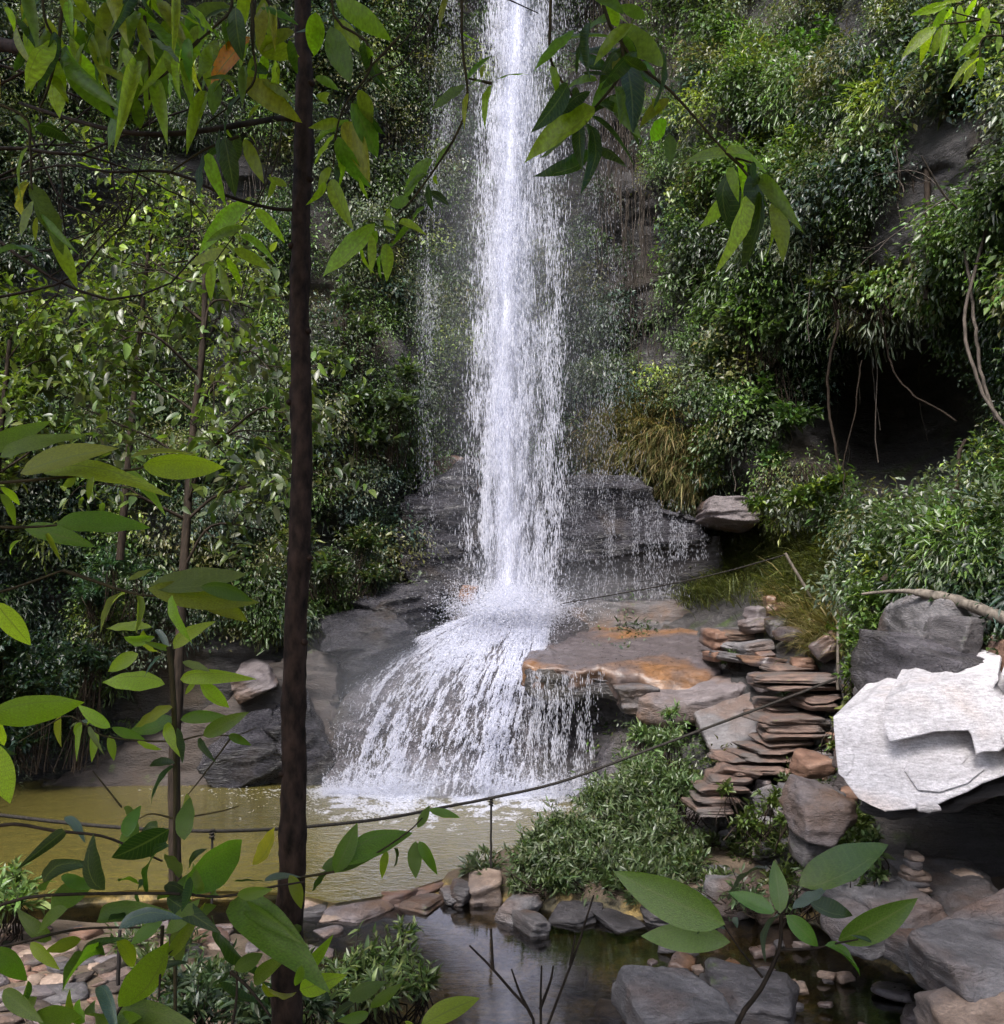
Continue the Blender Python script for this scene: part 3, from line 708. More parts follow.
# ------------------------------------------------------------------ steps
words = ['lowest', 'second', 'third', 'fourth', 'fifth', 'sixth', 'seventh', 'eighth', 'ninth', 'tenth', 'eleventh', 'twelfth', 'thirteenth', 'fourteenth', 'fifteenth', 'sixteenth', 'seventeenth', 'eighteenth', 'nineteenth', 'twentieth']
STEPS = [(694,730,808,7),(700,740,799,7),(703,747,789,7),(712,752,779,7),(722,765,770,8),(738,784,768,7),(724,762,757,7),(742,800,756,8),(752,806,747,7),(762,816,740,7),(768,826,733,7),(770,826,726,7),(768,826,717,10),(768,806,708,6),(764,802,702,6),(806,838,703,8),(808,838,695,6),(770,838,686,6),(764,842,676,8),(776,815,667,6)]
for i, (x0, x1, y, h_) in enumerate(STEPS):
    Y = min(wallY(x, y) for x in (x0, (x0 + x1) / 2, x1)) - .2
    Y = min(Y, np.interp(y, [650, 675, 700, 720, 745, 770, 806], [17.2, 16.4, 15.5, 14.9, 14.2, 13.5, 12.8]))
    w_ = (x1 - x0) * Y / F; hh = h_ * Y / F
    p = at((x0 + x1) / 2, y + 1, Y) + np.array([0, .35, -hh * .3])
    ord_ = 'lowest' if i == 0 else ('topmost' if i == len(STEPS) - 1 else words[i] + ' from the bottom')
    V, Fs = rock_verts((w_, .85, hh), (random.uniform(-.03, .05), random.uniform(-.05, .05), random.uniform(-.15, .15)), 200 + i, 4, cuts=6, rough=.03, strata=.04)
    b = Buf(); b.add(V + p, Fs); o = b.build('stone_step', M['rock_step'], smooth=True, origin=p)
    tag(o, 'flat reddish brown stone step, %s of the flight beside the white block' % ord_, 'step', 'stone steps climbing to the ledge')
# upper heap of slabs
UP_ = [(705,730,628,652,'rock_rust','upright pinkish rock'),(712,760,628,640,'rock_dark','thin dark slab'),(716,752,640,652,'rock_grey','grey flat slab'),(735,775,640,656,'rock_grey','pale grey rounded slab'),(712,775,654,663,'rock_dark','long dark slab'),(746,770,606,624,'rock_purple','dark purple block'),(764,778,594,620,'rock_orange','tall orange pointed stone'),(774,782,602,622,'rock_rust','narrow rusty upright stone'),(738,768,618,634,'rock_purple','greyish tilted block'),(765,785,616,634,'rock_dark','dark square block'),(780,800,626,644,'rock_orange','orange brown block'),(755,775,650,659,'rock_rust','small red slab'),(742,790,656,668,'rock_orange','broad orange slab'),(790,815,656,674,'rock_rust','reddish round stone'),(707,722,650,662,'rock_rust','little rust coloured stone'),(812,842,634,660,'rock_orange','tilted orange slab beside the stake'),(752,766,672,690,'rock_purple','small purple block under the long step')]
for i, (x0, x1, y0, y1, mm, lb) in enumerate(UP_):
    Y = np.interp(y1, [620, 640, 660, 690], [19.0, 18.3, 17.2, 16.2])
    Y = min(Y, wallY((x0 + x1) / 2, y1) - .35, wallY((x0 + x1) / 2, y0) - .35)
    prock('stone', x0, x1, y0, y1, Y, .7, mm, lb + (' in the heap at the head of the steps' if 'stake' not in lb and 'under' not in lb else ' near the head of the steps'), 'stones heaped at the head of the steps', rot=(random.uniform(-.1, .15), (-.5 if 'tilted orange' in lb else random.uniform(-.15, .15)), random.uniform(-.3, .3)), seed=300 + i, sub=4, strata=.06)

# ------------------------------------------------------------------ stones of the weir between pool and stream
DAMS = [(298,345,898,912,'rock_tan','flat pale tan slab awash at the trunk end of the weir'),(334,384,901,917,'rock_purple','wide flat pinkish slab half under water in the weir'),(359,386,889,898,'rock_tan','thin brown slab on the pool side of the weir'),(354,382,897,905,'rock_tan','small flat slab on top of the wide pinkish slab'),
 (378,414,886,905,'rock_rust','dark layered block in the middle of the weir'),(402,442,880,896,'rock_rust','long dark brown slab leaning up to the tan slab'),(404,440,894,908,'rock_dark','black wet stone at the foot of the weir'),(434,467,876,890,'rock_tan','smooth tan slab on the crest of the weir'),(441,459,889,904,'rock_grey','small grey white stone facing the stream'),
 (450,481,865,878,'rock_tan','peach coloured flat stone near the shrub'),(457,482,857,867,'rock_rust','brown square stone behind the peach stone'),(466,501,872,904,'rock_tan','large upright tan stone beside the shrub'),(481,506,850,860,'rock_rust','flat reddish stone at the foot of the rope post'),(484,510,858,870,'rock_dark','dark stone under the rope post'),(450,470,880,905,'rock_dark','dark gap stone between grey and tan stones'),
 (503,536,894,920,'rock_grey','grey slanted stone under the edge of the shrub'),(520,544,914,934,'rock_dark','dark wet stone in the stream below the shrub'),(322,352,909,918,'rock_tan','sunken yellowish stone before the weir'),(300,330,905,914,'rock_dark','dark flat wet stone by the trunk'),(548,600,905,922,'rock_black','black wet rock in shade under the shrub'),(596,640,912,926,'rock_black','low black rock at the waterline under the shrub'),(640,700,902,922,'rock_dark','long dark rock at the waterline below the scree')]
for i, (x0, x1, y0, y1, mm, lb) in enumerate(DAMS):
    if y1 - y0 > 12 and x1 - x0 > 25: y0 += 3
    P = onz((x0 + x1) / 2, y1 - 2, -.1); Y = P[1]
    prock('stone', x0, x1, y0, y1, Y, .35 + .006 * (x1 - x0), mm, lb, 'stones of the weir', rot=(random.uniform(-.05, .1), random.uniform(-.12, .12), random.uniform(-.5, .5)), seed=400 + i, sub=4, strata=.05, cuts=7)

# ------------------------------------------------------------------ rubble
def rubble(region, n, szr, mats, label, group, seed, zoff=0, flat=.42, name='river_stone', minsep=.8):
    r = np.random.default_rng(seed); placed = []; tries = 0
    while len(placed) < n and tries < n * 60:
        tries += 1
        px, py = r.uniform(region[0], region[1]), r.uniform(region[2], region[3])
        if not region[4](px, py): continue
        P = onz(px, py, .05)
        if P[1] > wallY(px, py) - .2:
            P = at(px, py, wallY(px, py) - .1); z = P[2]
        else: z = float(ground_z(P[None])[0])
        s = szr[0] + (szr[1] - szr[0]) * r.random() ** 2
        if any(np.hypot(*(P[:2] - q[:2])) < (s + q[3]) * .5 * minsep and abs(P[2] - q[2]) < .3 for q in placed): continue
        if P[1] < 12 and px < 640: P = np.array([P[0], P[1], max(z, WLOW - .05) + s * flat * .12])
        placed.append(np.r_[P, s])
        i = len(placed)
        o = rock(name, P + [0, 0, zoff], (s * r.uniform(.9, 1.3), s * r.uniform(.7, 1), s * flat * r.uniform(.7, 1.3)), mats[r.integers(len(mats))], label, 'stone', group,
             (r.normal() * .12, r.normal() * .12, r.uniform(0, 6)), seed * 100 + i, 3, strata=.04, cuts=6, rough=.05)
rubble((-60, 150, 930, 1060, lambda x, y: y > 935 + .1 * max(0, x - 60) and x < 130 + (y - 940) * .3), 110, (.10, .36), ['rock_tan', 'rock_purple', 'rock_step', 'rock_rust', 'rock_mud', 'rock_dark', 'rock_mud'], 'flat brownish or grey river stone among many in the rubble bank below the rope', 'stones of the rubble bank', 3, flat=.34)
rubble((120, 330, 905, 965, lambda x, y: True), 45, (.10, .34), ['rock_tan', 'rock_rust', 'rock_purple', 'rock_purple'], 'pale flat stone among many awash in the shallow water behind the saplings', 'stones in the shallow water', 4)
rubble((670, 850, 790, 905, lambda x, y: x > 700 - (y - 790) * .5), 60, (.18, .6), ['rock_dark', 'rock_grey', 'rock_dark', 'rock_purple'], 'dark angular rock among many in the scree below the steps', 'scree below the steps', 5, flat=.7, name='scree_rock')
rubble((715, 850, 690, 800, lambda x, y: x > 790 - (y - 690) * .7), 40, (.15, .42), ['rock_dark', 'rock_rust', 'rock_purple'], 'small brown rock among many wedged along the sides of the steps', 'rocks along the steps', 6, flat=.6, name='scree_rock')
rubble((560, 940, 925, 1020, lambda x, y: x < 930), 40, (.08, .3), ['rock_tan', 'rock_orange', 'rock_dark'], 'yellow brown cobble among many on the stream bed', 'cobbles on the stream bed', 8, flat=.4, zoff=-.12)
# ------------------------------------------------------------------ waterfall
def white_mat(name, alpha=None, soft=0.0, scale=(14, 14, 1.2), lo=.5, hi=.75, rough=.35, col=(.84, .87, .95), maxa=1.0):
    m, nt, out, N = nodes(name)
    p = N('BsdfPrincipled'); p.inputs['Base Color'].default_value = (*col, 1); p.inputs['Roughness'].default_value = rough
    tl = N('BsdfTranslucent'); tl.inputs['Color'].default_value = (*col, 1)
    mx = N('MixShader'); mx.inputs[0].default_value = .4; nt.links.new(p.outputs[0], mx.inputs[1]); nt.links.new(tl.outputs[0], mx.inputs[2])
    fin = mx.outputs[0]
    if soft:
        t = N('BsdfTransparent'); ms = N('MixShader'); ms.inputs[0].default_value = 1 - soft; nt.links.new(t.outputs[0], ms.inputs[1]); nt.links.new(fin, ms.inputs[2]); fin = ms.outputs[0]
    if alpha:
        a = ramp(nt, texnoise(nt, 1.0, 6, .7, mapping(nt, scale), .2), [(lo, 0.), (hi, maxa)])
        at_ = N('Attribute', attribute_name='Col'); mm = N('Math', operation='MULTIPLY'); nt.links.new(a, mm.inputs[0])
        sp = N('SeparateColor'); nt.links.new(at_.outputs['Color'], sp.inputs[0]); nt.links.new(sp.outputs[0], mm.inputs[1])
        t = N('BsdfTransparent'); ms = N('MixShader'); nt.links.new(mm.outputs[0], ms.inputs[0]); nt.links.new(t.outputs[0], ms.inputs[1]); nt.links.new(fin, ms.inputs[2]); fin = ms.outputs[0]
    nt.links.new(fin, out.inputs[0]); return m
M['drop'] = white_mat('water_drops', soft=.58, col=(.88, .90, 1.0))
M['veil'] = white_mat('water_veil', True, 0.0, (20, 20, 6), .30, .66, maxa=.75, col=(.88, .90, 1.0))
M['film'] = white_mat('water_film', True, 0.0, (12, 12, 9), .32, .66, maxa=.95, col=(.88, .90, 1.0))

OCT = (np.array([[0, 0, 0], [.5, 0, .35], [-.25, .43, .35], [-.25, -.43, .35], [0, 0, 1]]), np.array([[0, 2, 1], [0, 3, 2], [0, 1, 3], [4, 1, 2], [4, 2, 3], [4, 3, 1]]))
def drops(buf, P, D, L, W):
    """slender drops / threads of falling water"""
    n = len(P); D = unit(np.broadcast_to(D, (n, 3)))
    X = unit(np.cross(D, np.array([.3, 1, .2]))); Y = np.cross(D, X)
    V, T = OCT; L = np.broadcast_to(L, (n,)); W = np.broadcast_to(W, (n,))
    A = P[:, None] + W[:, None, None] * (V[None, :, 0, None] * X[:, None] + V[None, :, 1, None] * Y[:, None]) + (L[:, None] * (V[None, :, 2] - .5))[..., None] * D[:, None]
    buf.add(A.reshape(-1, 3), (T[None] + (np.arange(n) * 5)[:, None, None]).reshape(-1, 3), (1, 1, 1))

wf = empty('waterfall', at(515, 640, 20), None, None); tag(wf, kind='structure')
YF = 20.5
def cxl(y): return np.interp(y, [-500, 0, 120, 250, 400, 600], [520, 518, 510, 506, 503, 508])
b = Buf()
n = 150000   # main column
y = rng.uniform(-420, 612, n)
clump = noise(np.stack([np.zeros(n), np.zeros(n), y / 26.], -1), 3)
core = rng.random(n) < np.interp(y, [-400, 0, 200, 450, 600], [.8, .72, .6, .42, .35])
side = noise(np.stack([np.zeros(n) + 4, np.zeros(n), y / 60.], -1), 9) * 4
xa = cxl(y) + side + rng.normal(size=n) * np.interp(y, [-400, 0, 300, 600], [9, 13, 11, 17])
u = rng.random(n)
xl = np.interp(y, [-400, 0, 200, 600], [492, 484, 478, 470]); xr = np.interp(y, [-400, 0, 200, 600], [545, 556, 562, 562])
xb = xl + 4 + (xr - xl - 8) * u + rng.normal(size=n) * 8
x = np.where(core, xa, xb)
# thinned irregularly so that clots and gaps appear
th = fbm(np.stack([x / 9., np.zeros(n), y / 38.], -1), 4, 5)
keep = rng.random(n) < sstep(-.45, .3, th) + .1
Y = YF + rng.normal(size=n) * .35
P = at(x, y, Y)[keep]
sz = np.exp(rng.normal(size=len(P)) * .5)
drops(b, P, np.array([0, 0, 1.]) + rng.normal(size=(len(P), 3)) * .05, .085 * sz, .0135 * sz ** .6)
n = 9000  # clots of white water
y = rng.uniform(-420, 612, n); x = cxl(y) + rng.normal(size=n) * 11 + noise(np.stack([np.zeros(n) + 4, np.zeros(n), y / 60.], -1), 9) * 4
x = np.where(rng.random(n) < .18, np.interp(y, [0, 600], [548, 556]) + rng.normal(size=n) * 5, x)
th = fbm(np.stack([x / 10., np.zeros(n), y / 30.], -1), 3, 15); k = rng.random(n) < sstep(-.1, .35, th) + .05
P = at(x, y, YF + rng.normal(size=n) * .25)[k]
drops(b, P, np.array([0, 0, 1.]) + rng.normal(size=(len(P), 3)) * .1, rng.uniform(.06, .16, len(P)), rng.uniform(.018, .035, len(P)))
n = 20000  # fine outer spray
y = rng.uniform(-420, 620, n); x = cxl(y) + 8 + rng.normal(size=n) * np.interp(y, [-400, 0, 600], [30, 42, 48]); 
P = at(x, y, YF + rng.normal(size=n) * .8)
drops(b, P, (0, 0, 1.), rng.uniform(.02, .07, n), .008)
# thin side veils
for (pts, sx, n) in (([(455,-100),(446,60),(440,160),(432,260),(428,330)], 6, 7000), ([(428,330),(424,420),(428,480),(430,560)], 5, 2200), ([(568,-100),(580,100),(598,300),(610,480)], 18, 6000), ([(596,470),(600,540),(604,600)], 24, 4000), ([(640,500),(645,560),(650,600)], 20, 2600), ([(680,520),(690,560)], 16, 1200)):
    yy = rng.uniform(pts[0][1], pts[-1][1], n); xx = np.interp(yy, [p[1] for p in pts], [p[0] for p in pts]) + rng.normal(size=n) * sx
    kk = rng.random(n) < sstep(-.5, .4, fbm(np.stack([xx / 6., np.zeros(n), yy / 60.], -1), 3, 25))
    P = at(xx, yy, YF + .3 + rng.normal(size=n) * .3)[kk]
    drops(b, P, (0, 0, 1.), rng.uniform(.03, .09, len(P)), .007)
b.build('falling_drops', M['drop'], wf)
# translucent sheets inside the column
b = Buf()
for q in range(9):
    yy = np.linspace(-420, 622, 330); uu = np.linspace(-1, 1, 40)
    UU, YY = np.meshgrid(uu, yy)
    hw = np.interp(YY, [-400, 0, 300, 600], [22, 30, 36, 44]) * (1.15, 1.0, .9, 1.0, .6, .5, .42, .36, .3)[q]
    XX = cxl(YY) + (9, 7, 10, 4, 0, -2, 1, -1, 0)[q] + UU * hw
    Yd = YF + .6 - q * .14 + .25 * np.cos(UU * 2) + .15 * noise(np.stack([XX / 12, YY / 40, 0 * XX + q], -1), q)
    P = at(XX, YY, Yd); h, w = XX.shape; idx = np.arange(h * w).reshape(h, w)
    a = np.exp(-(UU * 1.9) ** 2) * (1 - UU ** 6) * np.interp(YY, [0, 300, 600], [.75, .55, .55] if q < 4 else [1.9, 1.6, .9])
    a = a * (.75 + .7 * noise(np.stack([XX / 16, YY / 34, 0 * XX + q * 3.1], -1), 20 + q) + .5 * noise(np.stack([XX / 6, YY / 14, 0 * XX + q * 3.1], -1), 40 + q)); a = np.clip(a, 0, 1.6)
    b.add(P.reshape(-1, 3), np.stack([idx[:-1, :-1], idx[:-1, 1:], idx[1:, 1:], idx[1:, :-1]], -1).reshape(-1, 4), np.repeat(a.reshape(-1, 1), 3, 1))
b.build('water_sheet', M['veil'], wf, smooth=True)

# ------------------------------------------------------------------ mound and cascade
MD = TPS([(510,598,20.9),(480,604,20.8),(550,604,20.9),(440,622,20.4),(585,625,20.9),(400,650,20.0),(360,680,19.6),(330,715,19.5),(300,760,19.5),(510,640,19.7),(450,660,19.3),(400,700,18.9),(360,760,18.5),(335,800,18.5),(530,670,18.9),(520,720,18.5),(460,740,18.0),(410,780,17.9),(460,810,17.6),(520,800,17.8),(560,680,19.1),(580,720,19.3),(575,800,18.6),(290,810,19.6),(600,800,20)])
mx_, my_ = np.meshgrid(np.linspace(285, 605, 160), np.linspace(596, 822, 120))
def mound_top(x): return np.interp(x, [285, 300, 330, 360, 400, 440, 480, 510, 550, 605], [790, 760, 712, 680, 648, 622, 605, 598, 604, 632])
def moundP(x, y, out=0):
    P = at(x, y, MD(x, y)); v = unit(P - CAM)
    d = .16 * fbm(P * np.array([1.2, 1.2, 1.8]), 4, 61) + .10 * np.round(noise(P * np.array([.9, .9, 2.6]), 62) * 3) / 3
    return P - v * (d + out)[..., None]
tops = mound_top(mx_); yy = np.maximum(my_, tops)
back = np.clip(tops - my_, 0, None)
P = moundP(mx_, yy); P[..., 1] += back * .05; P[..., 2] -= back * .01
h, w = mx_.shape; idx = np.arange(h * w).reshape(h, w)
b = Buf(); b.add(P.reshape(-1, 3), np.stack([idx[:-1, :-1], idx[1:, :-1], idx[1:, 1:], idx[:-1, 1:]], -1).reshape(-1, 4))
tag(b.build('rock_mound', M['rock_wet'], smooth=True, origin=at(460, 800, 19)), 'domed dark wet rock under the white spreading cascade', 'rock')

cs = empty('cascade', at(440, 790, 18.5)); tag(cs, kind='structure')
def flow(x0, s):
    """thread of water from the foot of the fall over the mound; x0 in -1..1"""
    xe = np.interp(x0, [-1.15, -1, -.5, 0, .5, 1, 1.12], [308, 320, 362, 430, 490, 540, 550])
    xs_ = np.interp(x0, [-1.15, -1, 1, 1.12], [478, 484, 552, 560])
    ys_ = np.interp(x0, [-1, 0, 1], [612, 604, 612])
    ye = 796
    fl = np.interp(s, [0, .1, .2, .33, .47, .7, 1], [0, .25, .46, .68, .84, .95, 1]); fr = s ** .9
    t = np.clip((x0 + 1) / 1.3, 0, 1); f = fl * (1 - t) + fr * t
    return xs_ + (xe - xs_) * f, ys_ + (ye - ys_) * s ** 1.15
def casc(a, s): return fbm(np.stack([a * 5, 0 * a, s * 1.3], -1), 3, 71, .6) * .9 + .9 * fbm(np.stack([a * 18, 0 * a, s * 4.5], -1), 4, 72, .65) + .6 * fbm(np.stack([a * 60, 0 * a, s * 34], -1), 2, 73) - .05
b = Buf()
n = 150000
x0 = rng.uniform(-1.0, 1, n) * (1 + .0 * 1) + rng.normal(size=n) * .06; x0 = np.clip(x0, -1.15, 1.12); s = rng.random(n) ** .8
den = casc(x0, s)
bias = np.interp(x0, [-1, -.85, -.6, -.35, -.1, .2, .5, .8, .93, 1], [-1.0, -.75, -.3, .15, .2, .0, -.1, .05, .3, -.3]) + np.interp(s, [0, .2, .5, 1], [1.1, .6, .1, -.0])
kk = rng.random(n) < sstep(-.28, .42, den + bias) * .95 + .04
x0, s = x0[kk], s[kk]
xa, ya = flow(x0, s); xb, yb = flow(x0, np.minimum(s + .02, 1.03))
A = moundP(xa, ya, .04); Bp = moundP(xb, yb, .04)
off = np.abs(rng.normal(size=len(A))) * np.interp(s, [0, .3, 1], [.28, .12, .22])
A = A - unit(A - CAM) * off[:, None]
sz = np.exp(rng.normal(size=len(A)) * .5)
drops(b, A, unit(A - Bp) + rng.normal(size=A.shape) * .2, .042 * sz, .0125 * sz ** .6)
# bounce spray round the foot of the fall
n = 26000; P = at(508 + rng.normal(size=n) * 28, 608 - np.abs(rng.normal(size=n)) * 14 + np.abs(rng.normal(size=n)) * 13, 20.2 + rng.normal(size=n) * .4)
drops(b, P, rdir(n), rng.uniform(.03, .08, n), .013)
# side curtain off the lip of the ledge
n = 5500; x = np.where(rng.random(n) < .6, 545 + rng.normal(size=n) * 13, rng.choice([566, 574, 586, 592, 600], n) + rng.normal(size=n) * 2.5)
y = 672 + (795 - 672) * rng.random(n) ** .9; x = x + (y - 672) * np.where(x > 560, -.12, -.02)
th = fbm(np.stack([x / 3.5, np.zeros(n), y / 22.], -1), 4, 75); kk = (rng.random(n) < sstep(-.3, .3, th) + .08) & (x < 615)
P = at(x, y, 17.05 + rng.normal(size=n) * .08)[kk]
drops(b, P, (0, 0, 1.), rng.uniform(.03, .12, len(P)), .009)
b.build('running_drops', M['drop'], cs)
b = Buf()
ss, xx0 = np.meshgrid(np.linspace(0, 1, 260), np.linspace(-1, 1, 420), indexing='ij')
xa, ya = flow(xx0, ss); P = moundP(xa, ya, .03); h, w = ss.shape; idx = np.arange(h * w).reshape(h, w)
dn = casc(xx0, ss) + np.interp(xx0, [-1, -.85, -.6, -.35, -.1, .2, .5, .8, .93, 1], [-1.0, -.75, -.3, .15, .2, .0, -.1, .05, .3, -.3]) + np.interp(ss, [0, .2, .5, 1], [1.1, .6, .05, -.1])
a = sstep(-.3, .9, dn) * 1.1 * sstep(0, .22, 1 - np.abs(xx0) + .05 * noise(np.stack([ss * 30, xx0, 0 * ss], -1), 4))
b.add(P.reshape(-1, 3), np.stack([idx[:-1, :-1], idx[:-1, 1:], idx[1:, 1:], idx[1:, :-1]], -1).reshape(-1, 4), np.repeat(a.reshape(-1, 1), 3, 1))
b.build('water_film', M['film'], cs, smooth=True)
# foam on the pool where the cascade lands: flecks and rings of froth; outer flecks imitate bright reflection
b = Buf(); n = 42000
a = rng.uniform(0, 1, n); a = np.where(rng.random(n) < .25, .5 + .33 * rng.normal(size=n), a); x = 325 + (562 - 325) * a + rng.normal(size=n) * 9; y = 790 + np.abs(rng.normal(size=n)) ** 1.7 * 15 + np.interp(a, [0, .5, 1], [0, 6, 2])
kk = rng.random(n) < sstep(-.4, .3, fbm(np.stack([x / 12., np.zeros(n), y / 3.], -1), 3, 81) - (y - 800) / 45)
kk &= x < 615; P = onz(x, y, .012)[kk]; P[:, 2] += np.abs(rng.normal(size=len(P))) * .04 * np.exp(-(y[kk] - 788) / 10)
drops(b, P, unit(rng.normal(size=P.shape) * [1, .4, .1]), rng.uniform(.03, .09, len(P)), .013)
n = 9000; x = 322 + 285 * rng.random(n); y = 796 - np.abs(rng.normal(size=n)) * 9; P = onz(x, y * 0 + 797, 0); P[:, 2] += (797 - y) * .018
drops(b, P, rdir(n), .05, .018)
b.build('foam', M['drop'], cs)

# ------------------------------------------------------------------ spray mist round the foot of the fall
def mist(name, c, size, dens, label=None):
    V, Fs = ICO[3]; b = Buf(); c = np.asarray(c, float); b.add(V * np.asarray(size) + c, Fs)
    m, nt, out, N = nodes(name + '_mat')
    vol = N('VolumePrincipled'); vol.inputs['Color'].default_value = (.88, .91, 1, 1); vol.inputs['Anisotropy'].default_value = .2
    tc = N('TexCoord'); mp = N('Mapping'); mp.inputs['Scale'].default_value = tuple(1 / s for s in size); nt.links.new(tc.outputs['Object'], mp.inputs['Vector'])
    ln = N('VectorMath', operation='LENGTH'); nt.links.new(mp.outputs[0], ln.inputs[0])
    fall = ramp(nt, ln.outputs['Value'], [(.0, 1.), (.5, .35), (.95, 0.)])
    nz = texnoise(nt, 1.1, 3, .5, mapping(nt, (1, 1, .6)))
    mm = N('Math', operation='MULTIPLY'); nt.links.new(fall, mm.inputs[0]); nt.links.new(ramp(nt, nz, [(.3, .3), (.7, 1.)]), mm.inputs[1])
    m2 = N('Math', operation='MULTIPLY'); nt.links.new(mm.outputs[0], m2.inputs[0]); m2.inputs[1].default_value = dens
    nt.links.new(m2.outputs[0], vol.inputs['Density']); nt.links.new(vol.outputs[0], out.inputs['Volume'])
    o = b.build(name, m, smooth=True, origin=c); return tag(o, kind='stuff')
mist('mist', at(530, 592, 21.7), (4.0, 1.2, 1.3), .8)
mist('mist', at(390, 690, 18.9), (2.4, 1.3, 1.7), .5)
mist('mist', at(515, 300, 20.6), (2.6, 1.3, 8.5), .24)
mist('mist', at(450, 792, 18.0) + np.array([0, -.4, .1]), (3.0, 1.1, .8), 1.0)
# ------------------------------------------------------------------ planting on the wall
DK = (.018, .034, .012); MID = (.04, .07, .02); GRN = (.065, .115, .022); YEL = (.13, .17, .03); GREY = (.07, .09, .055); OLV = (.08, .085, .03); BLU = (.035, .06, .045)
def blob(x, y, cx, cy, rx, ry, hard=1.0):
    return np.exp(-(((x - cx) / rx) ** 2 + ((y - cy) / ry) ** 2) ** hard)
BARE = [(652,290,16,110,1),(925,190,26,150,.95),(978,150,34,60,1),(955,410,60,80,1),(870,335,50,30,1),(620,110,50,130,.5),(245,190,50,30,1),(100,205,45,30,1),(45,290,30,50,.9),(850,705,50,70,1),(720,640,70,50,1),(635,450,80,48,1),(740,575,120,45,.96),(820,590,40,50,.9),(895,440,98,75,1),(690,600,60,50,1),(800,700,60,60,1),(770,640,60,40,1),(800,640,40,50,.8),(60,205,40,24,1),(245,190,36,22,1),(75,300,38,30,.8),(30,150,30,40,.4),(600,560,130,58,1),(445,520,42,60,1),(520,560,60,90,1),(505,300,40,420,.6),(625,110,46,130,.5),(650,300,22,90,.6),
        (905,430,95,75,.93),(880,330,60,34,.75),(985,170,28,40,.9),(950,420,70,60,.9),(740,545,70,36,.9),(700,620,60,40,.8),(730,700,100,90,.95),(250,690,150,60,.97),(360,700,80,110,.97),(150,760,170,30,1),(60,640,110,90,.25),
        (230,520,16,60,.5),(920,250,22,190,.45),(395,110,14,60,.5),(380,180,14,60,.5),(860,680,40,60,.5),(820,520,40,40,.45)]
def dens(x, y):
    d = np.ones(np.shape(x))
    for cx, cy, rx, ry, a in BARE: d = d * (1 - a * blob(x, y, cx, cy, rx, ry, 1.6))
    return np.clip(d, 0, 1)
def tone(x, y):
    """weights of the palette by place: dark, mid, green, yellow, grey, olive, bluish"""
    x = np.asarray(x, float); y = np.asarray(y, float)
    w = np.stack([.7 + 2.2 * blob(x, y, 50, 620, 130, 130) + 1.2 * blob(x, y, 870, 420, 120, 100) + .8 * blob(x, y, 600, 230, 60, 300),  # dark weights put the shade of the recesses into leaf colour
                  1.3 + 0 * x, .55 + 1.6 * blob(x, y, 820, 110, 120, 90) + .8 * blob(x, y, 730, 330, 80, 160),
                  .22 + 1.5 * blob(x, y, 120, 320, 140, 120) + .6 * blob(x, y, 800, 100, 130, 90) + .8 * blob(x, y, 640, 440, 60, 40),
                  .9 + 1.5 * blob(x, y, 370, 260, 70, 200) + 1.0 * blob(x, y, 760, 300, 80, 150) + 2.5 * blob(x, y, 60, 150, 110, 130),  # grey weight in the upper corner imitates haze through leaf colour
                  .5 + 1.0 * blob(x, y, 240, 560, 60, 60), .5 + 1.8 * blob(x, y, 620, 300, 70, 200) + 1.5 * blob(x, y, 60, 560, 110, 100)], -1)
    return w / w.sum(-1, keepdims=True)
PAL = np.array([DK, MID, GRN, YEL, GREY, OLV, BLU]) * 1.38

def clump(buf, c, nrm, r, n, L, T, col, sag=.55, wsc=1.0, open_=.35):
    """leaves through a cushion of radius r growing out of a surface"""
    d = rdir(n); s = (d * nrm).sum(1); d = np.where((s < -open_)[:, None], d - 2 * s[:, None] * nrm, d)
    rad = r * rng.random(n) ** .45 * (1 + .45 * noise(d * 2.2 + c, 3))
    P = c + d * rad[:, None] * np.array([1, 1, .85])
    D = unit(d * .55 + nrm * .35 + np.array([0, 0, -sag]) + rng.normal(size=(n, 3)) * .45)
    N = unit(np.array([0, 0, 1.0]) * .8 + nrm * .5 + rng.normal(size=(n, 3)) * .4)
    leaves(buf, P, D, N, L * np.exp(rng.normal(size=n) * .25), T, col, wsc)

fb = Buf()
def scatter(n, x0, x1, y0, y1, seed, sizes=(.22, .75), Lr=(.05, .10), mul=1.0):
    r = np.random.default_rng(seed); k = 0
    while k < n:
        x = r.uniform(x0, x1); y = r.uniform(y0, y1)
        nz = float(noise(np.array([[x / 60., y / 60., 3.]]), 41)[0]) * .35
        if r.random() > np.clip(float(dens(x, y)) + nz, .0, 1) * (dens(x, y) > .38): k += 1; continue
        P, Nn = wall(x, y); R = r.uniform(*sizes) * (1.25 if r.random() < .15 else 1)
        Nn = unit(Nn * .7 + np.array([0, -.3, .25]))
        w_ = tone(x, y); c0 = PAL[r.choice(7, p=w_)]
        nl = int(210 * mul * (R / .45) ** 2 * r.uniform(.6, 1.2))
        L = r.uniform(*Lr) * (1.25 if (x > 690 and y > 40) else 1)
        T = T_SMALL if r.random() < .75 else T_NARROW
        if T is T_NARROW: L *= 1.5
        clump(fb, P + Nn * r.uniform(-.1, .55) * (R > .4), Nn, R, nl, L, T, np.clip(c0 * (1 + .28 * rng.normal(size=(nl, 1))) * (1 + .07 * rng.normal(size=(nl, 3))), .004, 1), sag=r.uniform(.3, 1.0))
        k += 1
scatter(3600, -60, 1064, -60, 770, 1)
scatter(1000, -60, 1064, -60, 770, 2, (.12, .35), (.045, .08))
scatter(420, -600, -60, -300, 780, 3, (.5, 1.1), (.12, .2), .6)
scatter(600, 1030, 1600, -300, 780, 4, (.3, .7), (.055, .09), 1.1)
